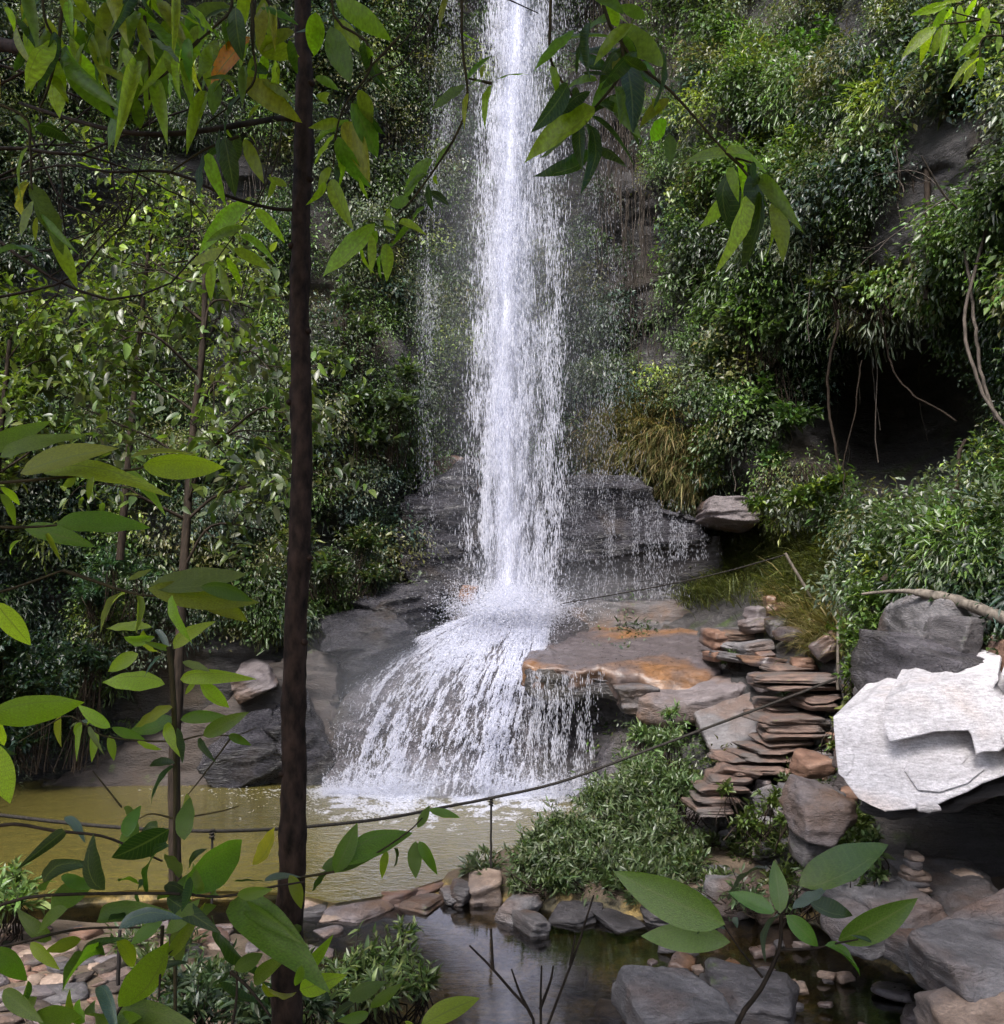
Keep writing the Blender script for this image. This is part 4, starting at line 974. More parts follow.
scatter(420, -60, 1064, -420, -60, 5, (.5, 1.1), (.12, .2), .6)
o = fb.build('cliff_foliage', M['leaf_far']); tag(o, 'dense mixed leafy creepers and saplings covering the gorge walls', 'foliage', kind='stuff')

# hanging roots and creepers too many to count
hb = Buf(); r = np.random.default_rng(5)
for k in range(520):
    c = r.random()
    if c < .6: x = r.normal(625, 26); y0 = r.uniform(-60, 200)
    elif c < .75: x = r.normal(395, 16); y0 = r.uniform(0, 240)
    elif c < .85: x = r.normal(640, 14); y0 = r.uniform(200, 420)
    elif c < .93: x = r.uniform(195, 300); y0 = r.uniform(150, 190)
    else: x = r.uniform(680, 1000); y0 = r.uniform(0, 450)
    P, Nn = wall(x, y0); ln = r.uniform(.6, 3.0); m_ = 8
    t = np.linspace(0, 1, m_)[:, None]
    Q = P + Nn * .25 + np.array([0, -.12, 0]) + np.array([0, 0, -1]) * ln * t + np.c_[np.cumsum(r.normal(size=m_)) * .03, np.cumsum(r.normal(size=m_)) * .03, np.zeros(m_)]
    tube(hb, Q, r.uniform(.006, .016), 3, (.1, .1, .1))
tag(hb.build('hanging_roots', M['liana']), 'thin hanging roots and creepers draping the cliff beside the fall', 'roots', kind='stuff')

# ------------------------------------------------------------------ bushes one can point to
def bush(name, label, lobes, mat='leaf', cols=(MID, GRN), w=None, L=.1, T=T_SMALL, cat='shrub', group=None, dens_=900, sag=.2, stems=True, base=None, jit=.22):
    """lobes: (px, py, Y, radius_m); stems rise from the base to every lobe"""
    C = [at(a, b_, c) for a, b_, c, _ in lobes]
    base = np.array(C).mean(0) - [0, 0, max(l[3] for l in lobes) * .9] if base is None else np.asarray(base, float)
    root = empty(name, base, label, cat, group)
    b = Buf(); s = Buf()
    for c, l in zip(C, lobes):
        R = l[3]; n = int(dens_ * R * R * 4)
        k = max(3, int(5 * R / .3)); 
        # each lobe is a spray of small twigs with leaves along them
        nt_ = max(6, n // 14); d = rdir(nt_); d[:, 2] = np.abs(d[:, 2]) * .9 - .2 * (rng.random(nt_) < .4); d = unit(d)
        rad = R * (.45 + .6 * rng.random(nt_)) * (1 + .5 * noise(d * 1.8 + c, 5))
        tip = c + d * rad[:, None]; st = c + d * rad[:, None] * .35 + np.array([0, 0, -R * .25])
        t = rng.random((nt_, 14))
        P = st[:, None] + (tip - st)[:, None] * t[..., None]
        ax = unit(tip - st)[:, None].repeat(14, 1).reshape(-1, 3); P = P.reshape(-1, 3)
        D = unit(ax * .7 + rdir(len(P)) * .75 + np.array([0, 0, -sag])); N = unit(np.array([0, 0, 1.]) + rng.normal(size=(len(P), 3)) * .45)
        leaves(b, P, D, N, L * np.exp(rng.normal(size=len(P)) * .22), T, palette(len(P), cols, w, jit))
        if stems:
            for q in range(min(nt_, 14)):
                bq = np.array([c[0] * .75 + base[0] * .25, c[1] * .75 + base[1] * .25, base[2]]) + rng.normal(size=3) * np.array([.12, .12, .02]) * (len(lobes) > 2); bq = bq if len(lobes) > 2 else base; tube(s, spline([bq, (bq + st[q]) / 2 + rng.normal(size=3) * .08, st[q], tip[q]], 7), np.linspace(.009, .003, 7 if False else len(spline([base, base, base, base], 7))), 3)
    if stems: s.build('stems', M['twig'], root)
    b.build('foliage', M[mat], root); return root

NARW = leaf_template(3, .12, .25, .25)
bush('streamside_shrub', 'broad grey green willowy shrub on the bank beside the rope post', [(530,862,12.3,.36),(565,880,12.0,.42),(610,868,12.2,.5),(655,872,12.2,.42),(590,838,12.9,.36),(640,840,13,.42),(690,880,12.2,.3),(560,850,12.6,.35),(520,885,11.9,.22),(690,845,13,.28),(600,802,13.3,.42),(563,826,12.9,.34),(632,785,13.6,.4),(655,822,13.3,.42),(540,838,12.7,.24),(625,835,13.0,.45)], cols=((.10, .135, .06), (.07, .11, .04), (.13, .16, .09)), L=.095, T=NARW, dens_=1700, base=onz(605, 905, .1))
bush('streamside_shrub', 'upright pale green shrub growing before the grey pillar and cracked boulder', [(665,740,14.6,.34),(640,770,14.2,.42),(680,785,14.0,.4),(610,800,13.8,.34),(650,805,13.6,.36),(700,800,13.6,.28),(672,712,14.8,.16),(640,735,14.5,.22)], cols=((.10, .16, .06), (.08, .13, .045), (.14, .19, .09)), L=.095, T=NARW, dens_=1700, base=at(655, 825, 13.8))
bush('streamside_shrub', 'small bushy green plant at the stream edge next to the dark trunk', [(395,960,8.6,.24),(350,968,8.4,.26),(425,985,8.2,.2),(380,992,8.0,.28),(335,990,8.0,.22),(405,935,8.8,.12)], cols=((.09, .13, .04), (.06, .10, .03), (.14, .18, .06)), L=.095, T=NARW, dens_=1500, base=onz(380, 1000, .0))
bush('undergrowth_plant', 'low dark leafy plants filling the ground at the foot of the dark trunk', [(180,985,7.4,.22),(230,990,7.2,.26),(260,1010,6.8,.25),(200,1015,6.8,.24),(150,1015,6.8,.2),(310,1005,7.3,.2)], cols=((.05, .085, .035), (.035, .06, .03), (.08, .11, .05)), L=.1, T=NARW, dens_=1300, base=onz(220, 1040, .2))
bush('undergrowth_plant', 'bright light green ferny plant at the edge of the rubble bank', [(12,885,9.8,.2),(-20,900,9.5,.3),(20,905,9.4,.18)], cols=((.13, .19, .06), (.09, .15, .04)), L=.13, T=NARW, dens_=1100, base=onz(0, 925, .1))
bush('hillside_shrub', 'bright green shrub on the mossy slope beside the wooden stake', [(870,600,13.3,.36),(890,580,13.3,.3),(865,640,12.9,.36),(880,625,12.7,.3),(858,672,12.5,.24),(900,600,12.8,.25)], cols=((.07, .12, .03), (.05, .09, .02), (.11, .17, .035)), L=.085, dens_=1300, base=at(865, 690, 13))
bush('hillside_shrub', 'dark green bush above the fallen log', [(940,545,12.2,.4),(975,560,11.7,.4),(1000,520,11.8,.45),(920,575,12.5,.28),(1010,575,11.3,.35)], cols=(MID, DK, (.06, .1, .03)), L=.08, dens_=1100, base=at(960, 600, 12.3))
bush('hillside_shrub', 'dark shrub between the fallen log and the white block', [(985,640,10.9,.26),(1010,650,10.6,.3),(965,622,11.3,.2)], cols=(DK, MID), L=.07, dens_=1100, base=at(990, 670, 11.2))
bush('undergrowth_plant', 'small green plant sprouting before the dark hollow', [(862,858,9.6,.17),(845,885,9.4,.15),(870,840,9.7,.12),(880,875,9.3,.12)], cols=((.06, .1, .03), (.1, .14, .05)), L=.085, dens_=1500, base=at(860, 895, 9.6))
bush('undergrowth_plant', 'leafy plant among the scree below the steps', [(770,800,12.3,.2),(745,820,12.1,.26),(790,822,11.8,.18),(730,790,12.7,.16)], cols=((.09, .13, .03), (.06, .09, .02)), L=.08, dens_=1000, base=at(760, 840, 12.2))
bush('undergrowth_plant', 'low green plants along the waterline below the scree', [(700,905,11.2,.2),(745,898,11.2,.24),(790,905,10.8,.2),(820,880,10.6,.2),(665,895,11.6,.22)], cols=((.08, .12, .05), (.05, .08, .03)), L=.1, T=NARW, dens_=1100, base=onz(740, 920, .1))
bush('undergrowth_plant', 'green tuft between the orange ledge and the slab heap', [(728,660,17,.16),(736,658,17,.14)], cols=((.06, .11, .03),), L=.1, T=T_NARROW, dens_=1600, base=at(730, 668, 17))
bush('undergrowth_plant', 'green herbs beside the upper steps under the rope end', [(790,693,15.6,.13),(812,691,15.2,.1),(798,700,15.2,.09)], cols=((.06, .11, .04), (.04, .08, .025)), L=.09, dens_=1200, base=at(800, 708, 15.6))
bush('undergrowth_plant', 'yellow green mossy weeds between steps and white block', [(838,724,12.8,.08),(846,704,13,.12),(852,690,12.8,.14),(834,745,12.6,.06)], cols=((.12, .15, .03), (.07, .1, .02)), L=.06, dens_=1700, base=at(840, 750, 12.9))
bush('cliff_shrub', 'shrub with yellow green leaf fans hanging over the slab overhang', [(820,490,17.9,.35),(800,500,18.2,.4),(760,505,19,.35),(840,482,17.6,.22)], cols=((.14, .19, .03), (.07, .12, .03), MID), L=.12, dens_=800, base=at(800, 470, 18.8))
bush('cliff_shrub', 'glossy leaved bush with pale glinting leaves left of the dark hollow wall', [(760,280,19.4,.6),(740,320,19.8,.6),(780,330,19,.5),(720,350,20.2,.5)], cols=(GREY, (.09, .12, .07), MID), L=.16, dens_=420, base=at(750, 380, 20.5))
bush('cliff_shrub', 'leggy shrub with pale new leaves near the bare grey branches', [(860,290,17,.4),(890,275,16.6,.35),(830,285,17.6,.35),(870,225,17,.3)], cols=(GREY, YEL, MID), L=.15, dens_=420, base=at(870, 330, 17.6))
bush('cliff_shrub', 'bright green shrub high on the sunny shoulder of the cliff', [(800,60,19.4,.6),(850,80,18.6,.55),(830,40,18.8,.5),(875,100,18,.4)], cols=((.08, .16, .03), (.06, .12, .03)), L=.13, dens_=520, base=at(830, 120, 19.5))
bush('cliff_shrub', 'large leaved green shrub hanging down towards the grass patch', [(760,400,19.8,.55),(790,420,19.2,.5),(740,440,20.4,.45),(775,460,19.6,.45)], cols=((.06, .12, .035), MID), L=.16, dens_=450, base=at(760, 380, 20.6))
bush('cliff_shrub', 'shrub with white backed leaves beside the thin side veil of water', [(395,405,20.3,.5),(375,440,20.3,.5),(405,375,20.6,.35),(360,400,20.2,.4)], cols=((.09, .12, .08), MID, GREY), L=.18, dens_=400, base=at(380, 470, 21))
bush('cliff_shrub', 'dark drooping bush above the pale topped boulder', [(360,540,20,.5),(330,570,19.8,.5),(375,575,20,.4),(300,540,19.6,.4)], cols=(DK, MID, OLV), L=.11, dens_=700, base=at(340, 600, 20.6))
bush('cliff_shrub', 'bush in greens darkened for shade over the far shore of the pool', [(40,680,17.8,.8),(-20,640,17.6,.9),(90,660,18.2,.6),(20,740,17.8,.5),(100,600,18.4,.6)], cols=(DK, BLU, (.02, .045, .025)), L=.12, dens_=450, base=at(40, 770, 18.2))  # dark leaf colours carry the shade of the recess
bush('cliff_shrub', 'teal green fern bank in the shade behind the young tree', [(110,560,18,.4),(90,590,18,.4),(140,575,18.2,.3)], cols=((.03, .07, .035), (.05, .1, .05)), L=.12, T=T_NARROW, dens_=700, base=at(110, 620, 18.6))
bush('cliff_shrub', 'light green bush behind the rope and trunk on the sunny slope', [(360,330,20.6,.5),(330,360,20.2,.5),(345,300,20.6,.4)], cols=((.08, .13, .04), GREY), L=.13, dens_=500, base=at(345, 400, 21))

# grasses
def grass(name, label, spots, n, L, cols, kind='stuff', w=None, sp=.25, up=.6, T=T_BLADE, ws=1.0):
    b = Buf()
    r = np.random.default_rng(len(label))
    for (x, y, rx, ry, f) in spots:
        m_ = int(n * f); xx = r.normal(x, rx * .5, m_); yy = r.normal(y, ry * .5, m_)
        P = []; NN = []
        for a, c in zip(xx, yy):
            p_, n_ = wall(a, c); P.append(p_ + n_ * r.uniform(0, sp)); NN.append(n_)
        P = np.array(P); NN = np.array(NN)
        D = unit(NN * .7 + np.array([0, 0, up]) + r.normal(size=P.shape) * .35)
        N_ = unit(np.array([0, 0, 1.]) - D * .2 + r.normal(size=P.shape) * .2)
        leaves(b, P, D, N_, L * np.exp(r.normal(size=m_) * .3), T, palette(m_, cols, w), ws)
    return tag(b.build(name, M['grass']), label, 'grass', kind=kind)
DROOP = (np.array([[-.02, 0, 0], [.02, 0, 0], [.018, .4, -.05], [-.018, .4, -.05], [.012, .75, -.32], [-.012, .75, -.32], [0, .95, -.75]]), np.array([[0, 1, 2, 3], [3, 2, 4, 5]]), np.array([[5, 4, 6]]))
grass('dry_grass', 'golden dry grass hanging on the ledge beside the falling water', [(625,440,46,30,1),(665,455,36,34,.8),(690,490,18,26,.35),(600,455,24,18,.35),(650,415,30,24,.35)], 6500, .3, ((.26, .21, .09), (.20, .17, .07), (.12, .14, .045), (.09, .12, .04), (.32, .26, .13)), T=DROOP, sp=.3, ws=.9)
grass('green_grass', 'olive green grass and moss under the overhang and by the stick', [(780,560,60,28,1),(820,570,40,24,.6),(700,590,50,18,.7),(800,600,30,22,.6),(650,592,40,12,.3),(740,560,40,20,.4)], 5000, .28, ((.07, .085, .025), (.1, .115, .03), (.05, .06, .02)), T=DROOP, sp=.2, ws=1.3)
grass('yellow_grass', 'straw coloured tufts behind the head of the steps', [(800,620,26,16,1),(835,640,16,18,.5),(785,600,16,12,.4),(820,650,14,12,.3)], 1500, .3, ((.22, .18, .08), (.12, .12, .04)), T=DROOP, sp=.15)
grass('bank_grass', 'pale green grass tufts on the slope over the far rocks', [(250,610,40,20,1),(280,630,30,14,.4),(215,540,22,50,.5)], 2600, .35, ((.09, .11, .04), (.14, .14, .06), (.05, .08, .02)), T=DROOP, sp=.2)
# ground cover on scree and banks
b = Buf(); r = np.random.default_rng(77)
def cover(n, x0, x1, y0, y1, cond, L, cols, T=T_SMALL, patch=30.):
    k = 0
    for q in range(n * 3):
        if k >= n: break
        px, py = r.uniform(x0, x1), r.uniform(y0, y1)
        if not cond(px, py) or float(noise(np.array([[px / patch, py / patch * 2, 1.]]), 51)[0]) < .05: continue
        P = onz(px, py, .1)
        if P[1] > wallY(px, py) - .2: P = wall(px, py)[0] + [0, -.15, .05]
        else:
            P[2] = float(ground_z(P[None])[0])
            if P[2] < -.02: continue
        m_ = 26; c = P + [0, 0, .03]; d = rdir(m_); d[:, 2] = np.abs(d[:, 2])
        leaves(b, c + d * r.uniform(.04, .16), unit(d + rng.normal(size=d.shape) * .3), unit(np.array([0, 0, 1.]) + rng.normal(size=d.shape) * .4), L * np.exp(rng.normal(size=m_) * .25), T, palette(m_, cols)); k += 1
cover(420, 660, 860, 770, 915, lambda x, y: x < 690 or y > 815, .08, ((.07, .1, .03), (.04, .06, .02), (.1, .13, .04)))
cover(260, 700, 900, 640, 790, lambda x, y: x > 842 or x < 705 or (y>760 and x>780), .06, ((.06, .09, .025), (.04, .06, .02)))
cover(420, 470, 700, 820, 920, lambda x, y: True, .1, ((.07, .1, .04), (.05, .075, .03)), NARW)
cover(260, -60, 345, 940, 1030, lambda x, y: x > 110, .09, ((.07, .1, .03), (.045, .07, .025)), NARW)
tag(b.build('ground_cover', M['leaf']), 'small weeds and seedlings growing between the stones', 'weeds', kind='stuff')
# lianas
for k, (pts, rad, lb) in enumerate([
    ([(918,50,16.2),(925,120,16),(930,200,15.6),(935,300,15.5)], .05, 'thick dark liana hanging from the rim, innermost of the clump'),
    ([(905,90,16.4),(915,180,16),(925,280,15.6)], .03, 'slim liana hugging the thick dark one'),
    ([(940,80,15.8),(945,180,15.6),(940,290,15.4)], .035, 'straight dark liana beside the thick one'),
    ([(985,230,13.8),(965,330,13.8),(985,400,13.4),(1010,440,13)], .026, 'pale woody liana bending out over the dark hollow wall'),
    ([(965,250,14.2),(975,330,13.9),(1000,420,13.4)], .025, 'thin pale liana crossing the bending one'),
    ([(862,360,16.8),(845,450,17.2),(835,500,17.4)], .012, 'thin dark creeper in the recess'),
    ([(965,440,14.8),(955,480,14.6),(948,505,14.4)], .03, 'short grey root above the dark bush'),
    ([(880,310,16.6),(900,380,16.6),(960,420,15.5)], .016, 'sagging dark liana across the recess'),
    ([(838,320,17.4),(832,400,17.8),(842,470,17.8)], .026, 'dark twisted trunk like liana at the mouth of the recess')]):
    tube_b = Buf(); p = spline(poly3(pts), 26); p = p + np.c_[np.cumsum(rng.normal(size=(len(p), 2)) * .012, axis=0), np.zeros(len(p))]
    tube(tube_b, p, rad, 6); tag(tube_b.build('liana', M['liana' if k in (3, 4) else 'twig'], smooth=True, origin=p[0]), lb, 'liana', 'lianas on the cliff')
# a tangle of bare grey branches
def twiggy(buf, start, d, ln, rad, depth, r, spread=.5, seg=6, tips=None):
    p = np.asarray(start, float); d = unit(d); pts = [p]
    for s in range(seg):
        d = unit(d + r.normal(size=3) * .18 + np.array([0, 0, .02])); p = p + d * ln / seg; pts.append(p)
    tube(buf, pts, np.linspace(rad, rad * .45, seg + 1), 4 if rad < .02 else 6)
    if tips is not None: tips.append((p, d))
    if depth > 0:
        for k in range(r.integers(2, 4)):
            i = r.integers(2, seg + 1)
            twiggy(buf, pts[i], unit(d + r.normal(size=3) * spread), ln * r.uniform(.5, .75), rad * .5, depth - 1, r, spread, seg, tips)
r = np.random.default_rng(12)
for k, (x, y, Y, dx, dz, lb) in enumerate([(905,245,16,.5,-.2,'bare pale grey branches sprawling over the dark hollow wall'), (985,225,14.2,-.9,.1,'tangled bare grey twigs reaching in from the cliff edge')]):
    b = Buf(); twiggy(b, at(x, y, Y), (dx, -.2, dz), 1.5, .022, 3, r, .6); tag(b.build('bare_branch', M['liana'], origin=at(x, y, Y)), lb, 'branch')

# fallen log, stakes, rope rail
b = Buf(); p = spline(poly3([(862,594,11.9),(900,591,11.5),(925,594,11.3),(960,602,11.0),(1004,618,10.6),(1060,640,10.3)]), 30)
tube(b, p, np.interp(np.linspace(0, 1, len(p)), [0, .3, .35, 1], [.015, .03, .055, .075]), 8, wob=.1)
tag(b.build('fallen_log', M['wood'], smooth=True, origin=p[len(p)//2]), 'weathered grey fallen log lying above the smooth grey boulder', 'log')
b = Buf(); p = spline(poly3([(948,520,13.2),(915,560,13.2),(882,582,13.2)]), 14); tube(b, p, .06, 7, wob=.1)
tag(b.build('fallen_log', M['twig'], smooth=True, origin=p[0]), 'dark mossy leaning log above the green slope', 'log')
def pole(name, pts, rad, mat, lb, cat, group=None, sides=8):
    b = Buf(); p = poly3(pts); p = np.vstack([p[0] * (1 - t) + p[1] * t for t in np.linspace(0, 1, 8)]) + rng.normal(size=(8, 3)) * rad * .12
    tube(b, p, np.linspace(rad, rad * .85, 8), sides, wob=.06); return tag(b.build(name, M[mat], smooth=True, origin=p[0]), lb, cat, group)
pole('wooden_stake', [(838,690,13.6),(838,626,13.6)], .022, 'wood', 'upright pale wooden stake holding the upper end of the rope rail', 'stake')
pole('wooden_stake', [(816,606,16.8),(785,553,16.8)], .03, 'wood', 'leaning bleached stick holding the thin upper cord', 'stake')
pole('rope_post', [(491,868,12.4),(491,797,12.4)], .014, 'iron', 'thin dark iron post by the shrub carrying the rope rail', 'post', 'rope rail posts')
pole('rope_post', [(212,905,10.4),(212,829,10.4)], .014, 'iron', 'thin iron post in the pool between sapling and trunk carrying the rope rail', 'post', 'rope rail posts')
pole('rope_post', [(118,985,7.8),(120,930,7.8)], .016, 'iron', 'short dark iron bar standing in the rubble bank', 'post', 'rope rail posts')
RP = [(-160,800,9.6),(-20,813,9.9),(60,822,10.1),(130,828,10.2),(212,831,10.4),(290,828,10.9),(380,819,11.5),(450,806,12.1),(491,798,12.4),(560,782,12.7),(640,753,13.0),(720,723,13.3),(800,693,13.5),(838,678,13.6)]
b = Buf(); p = spline(poly3(RP), 200)
tube(b, p, .017, 8); t = np.arange(len(p)); 
for ph in (0, PI):
    q = spline(p, 1400 if False else len(p)); q = np.array([np.interp(np.linspace(0, len(p) - 1, 1500), t, p[:, i]) for i in range(3)]).T
    a = np.linspace(0, 2 * PI * 190, 1500) + ph; q = q + np.c_[0 * a, np.cos(a) * .012, np.sin(a) * .012]; tube(b, q, .009, 4)
tag(b.build('rope', M['rope'], smooth=True, origin=p[100]), 'long dark sagging hand rope strung past the pool and up the steps', 'rope')
for x, y, Y in ((491, 800, 12.39), (212, 832, 10.39)):
    b = Buf(); c = at(x, y, Y); a = np.linspace(0, 2 * PI * 3, 40); tube(b, c + np.c_[np.cos(a) * .022, np.sin(a) * .022, np.linspace(-.07, .03, 40)], .01, 5)
    tag(b.build('rope_knot', M['rope'], smooth=True, origin=c), 'rope lashing wound round the %s' % ('iron post by the shrub' if x > 400 else 'iron post between sapling and trunk'), 'knot')
b = Buf(); p = spline(poly3([(838,678,13.6),(842,690,13.5),(844,700,13.4)]), 8); tube(b, p, .014, 6)
tag(b.build('rope_end', M['rope'], origin=p[0]), 'loose tail of the hand rope tied at the wooden stake', 'rope')
b = Buf(); p = spline(poly3([(560,604,20),(650,588,18.6),(720,573,17.6),(785,555,16.8)]), 30); tube(b, p, .011, 5)
tag(b.build('cord', M['iron'], origin=p[0]), 'thin cord stretched from the spray to the leaning stick', 'cord')
# ------------------------------------------------------------------ near plants
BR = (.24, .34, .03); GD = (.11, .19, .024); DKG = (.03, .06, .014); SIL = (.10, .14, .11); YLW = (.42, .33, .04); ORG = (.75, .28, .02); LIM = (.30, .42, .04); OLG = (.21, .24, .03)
CODE = {'b': BR, 'g': GD, 'd': DKG, 's': SIL, 'y': YLW, 'o': ORG, 'l': LIM, 'v': OLG}  # silver code paints sky sheen into the leaf colour
def place(root, name, items, ox, oy, sc, Y, T=T_BIG, w=1.0, mat='leaf_near', single=False, jy=.12, seed=0):
    """items: (bx, by, tx, ty, code[, width]) leaf base and tip in enlarged coordinates of the picture; each leaf gets its own distance and tilt"""
    r = np.random.default_rng(seed + 100); b = Buf()
    for k, it in enumerate(items):
        bx, by, tx, ty, c = it[:5]; ww = it[5] if len(it) > 5 else 1.0
        y0 = (Y(bx, by) if callable(Y) else Y) + r.normal() * jy * .4
        A = at(ox + bx / sc, oy + by / sc, y0); Bp = at(ox + tx / sc, oy + ty / sc, y0 + r.normal() * jy * .6)
        D = Bp - A; L = np.linalg.norm(D) * 1.03; pl = np.hypot(bx - tx, by - ty) / sc * y0 / F / L
        nn = unit(np.array([r.normal() * .4, -1.0 + r.normal() * .2, .35 + r.normal() * .35]))
        if c == 's': nn = unit(np.array([0, -.35, 1.0]))
        if c == 'd': nn = unit(np.array([r.normal() * .8, -.5, .4]))
        if single: b = Buf()
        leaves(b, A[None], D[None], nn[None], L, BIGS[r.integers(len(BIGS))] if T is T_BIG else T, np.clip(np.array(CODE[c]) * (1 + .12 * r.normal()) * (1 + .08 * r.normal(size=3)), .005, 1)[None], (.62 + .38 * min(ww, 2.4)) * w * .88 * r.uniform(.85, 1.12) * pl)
        if single: b.build('leaf', M['leaf_gloss' if c == 's' else mat], root, smooth=True)
    if not single: return b.build(name, M[mat], root, smooth=True)
def stem(root, name, lines, ox, oy, sc, Y, rad, mat='stem'):
    b = Buf()
    for ln in lines:
        p = [at(ox + q[0] / sc, oy + q[1] / sc, (q[2] if len(q) > 2 else (Y(q[0], q[1]) if callable(Y) else Y))) for q in ln]
        p = spline(p, 18); tube(b, p, np.linspace(rad, rad * .5, len(p)), 6)
    return b.build(name, M[mat], root, smooth=True)
def extra(n, x0, x1, y0, y1, L, ang, codes, seed, spread=.35):
    """more leaves of the same kind filling a spray: hand placed density, random detail"""
    r = np.random.default_rng(seed); out = []
    for k in range(n):
        x, y = r.uniform(x0, x1), r.uniform(y0, y1); a = math.radians(ang) + r.normal() * spread; l = L * r.uniform(.7, 1.2)
        out.append((x, y, x + math.cos(a) * l, y + math.sin(a) * l, codes[r.integers(len(codes))]))
    return out

# the dark trunk, its side limb and its crown overhead
ft = empty('foreground_tree', (at(288, 1024, 3.0) * [1, 1, 0] + [0, 0, 1.1]), 'slim dark brown trunk rising the whole height of the picture in front of the pool', 'tree')
TP = [(284,1230,3.0),(287,1040,3.0),(290,900,3.0),(295,700,3.0),(300,500,3.0),(301,300,3.0),(303,100,3.0),(304,-60,3.0),(308,-700,3.0),(320,-1500,3.0)]
b = Buf(); p = spline(poly3(TP), 280)
p[:, 0] += .004 * np.sin(np.arange(len(p)) * .11) + .0015 * np.sin(np.arange(len(p)) * .4); rr = np.interp(np.linspace(0, 1, len(p)), [0, .2, .35, .6, 1], [.050, .041, .034, .029, .02])
for kx in (.18, .26, .33, .41, .5, .57, .64): rr = rr + .004 * np.exp(-((np.linspace(0, 1, len(p)) - kx) / .006) ** 2)
tube(b, p, rr, 18, wob=.03); 
for q, (ky, sg) in enumerate([(85, 1), (180, 1), (405, -1), (560, 1), (640, 1), (770, -1), (250, -1), (330, 1)]):
    i = np.argmin(np.abs(p[:, 2] - at(300, ky, 3.0)[2])); V, Fs = ICO[2]
    b.add(V * np.array([.013, .014, .011]) + p[i] + np.array([sg * rr[i] * .85, -.012, 0]), Fs)
b.build('trunk', M['bark_dark'], ft, smooth=True)
stem(ft, 'branch', [[(300,120,3.0),(285,118,2.98),(262,121,2.9),(200,131,2.8),(140,134,2.75),(80,122,2.8),(20,103,2.9)]], 0, 0, 1, 3, .011, 'twig')
stem(ft, 'branch', [[(300,210,3.0),(270,208,2.95),(225,195,2.9),(170,172,2.9),(110,172,2.9),(60,165,3.0),(0,180,3.1)]], 0, 0, 1, 3, .006, 'twig')
stem(ft, 'twig', [[(195,0),(195,60),(196,120)],[(215,0),(216,75),(200,110)],[(450,0),(500,110),(485,300),(475,480),(440,740),(400,850)],[(345,0),(345,250),(357,500)],[(400,0),(390,200),(400,320),(360,390)]], 160, 0, 4.183, 2.7, .003, 'twig')
crown = Buf(); limbs = Buf(); r = np.random.default_rng(3)
for k in range(48):
    a = r.uniform(0, 2 * PI); base = p[-1] + [0, 0, .4 - r.uniform(0, .6)]
    tip = base + np.array([math.cos(a) * r.uniform(1, 4.2) - .4, math.sin(a) * r.uniform(1, 3.2) - 1.6, r.uniform(.1, 1.3)])
    tube(limbs, spline([base, (base + tip) / 2 + [0, 0, .2], tip], 8), np.linspace(.02, .006, len(spline([base, base, base], 8))), 5)
    n = 190; P = base + (tip - base) * r.uniform(.25, 1.05, (n, 1)) + r.normal(size=(n, 3)) * .22
    leaves(crown, P, unit(r.normal(size=(n, 3)) + [0, 0, -.5]), unit(r.normal(size=(n, 3)) * .4 + [0, 0, 1]), .24 * np.exp(r.normal(size=n) * .2), T_MED, palette(n, (GD, DKG, BR)))
limbs.build('limb', M['twig'], ft); crown.build('crown', M['leaf'], ft)

# trees standing behind and above the viewpoint; they shade the near plants
for k, (x, y, h_, lb) in enumerate([(-2.0, -.6, 6.6, 'shade tree behind the viewpoint on the pool side'), (2.8, -2.2, 8.5, 'shade tree behind the viewpoint on the cave side'), (.3, -4.5, 9.5, 'tall shade tree farthest behind the viewpoint')]):
    root = empty('shade_tree', (x, y, 1.7), lb, 'tree'); b = Buf(); r = np.random.default_rng(90 + k)
    q = spline([(x, y, 1.6), (x + .1, y, 1.7 + h_ * .5), (x - .1, y + .2, 1.7 + h_)], 20); tube(b, q, np.linspace(.13, .05, len(q)), 10); b.build('trunk', M['bark_dark'], root, smooth=True)
    c = Buf(); l_ = Buf()
    for j in range(70 if k == 0 else 34):
        a = r.uniform(0, 2 * PI); s = q[-1] - [0, 0, r.uniform(0, h_ * (.08 if k == 0 else .4))]; t = s + np.array([math.cos(a) * r.uniform(.5, 4), math.sin(a) * r.uniform(.5, 3.4), r.uniform(.1, 1.4)])
        tube(l_, spline([s, (s + t) / 2 + [0, 0, .3], t], 8), .02, 4); n = 230 if k == 0 else 110; P = s + (t - s) * r.uniform(.3, 1.05, (n, 1)) + r.normal(size=(n, 3)) * .3
        leaves(c, P, unit(r.normal(size=(n, 3)) + [0, 0, -.5]), unit(r.normal(size=(n, 3)) * .4 + [0, 0, 1]), .24, T_MED, palette(n, (GD, DKG, MID)))
    l_.build('limb', M['twig'], root); c.build('crown', M['leaf'], root)

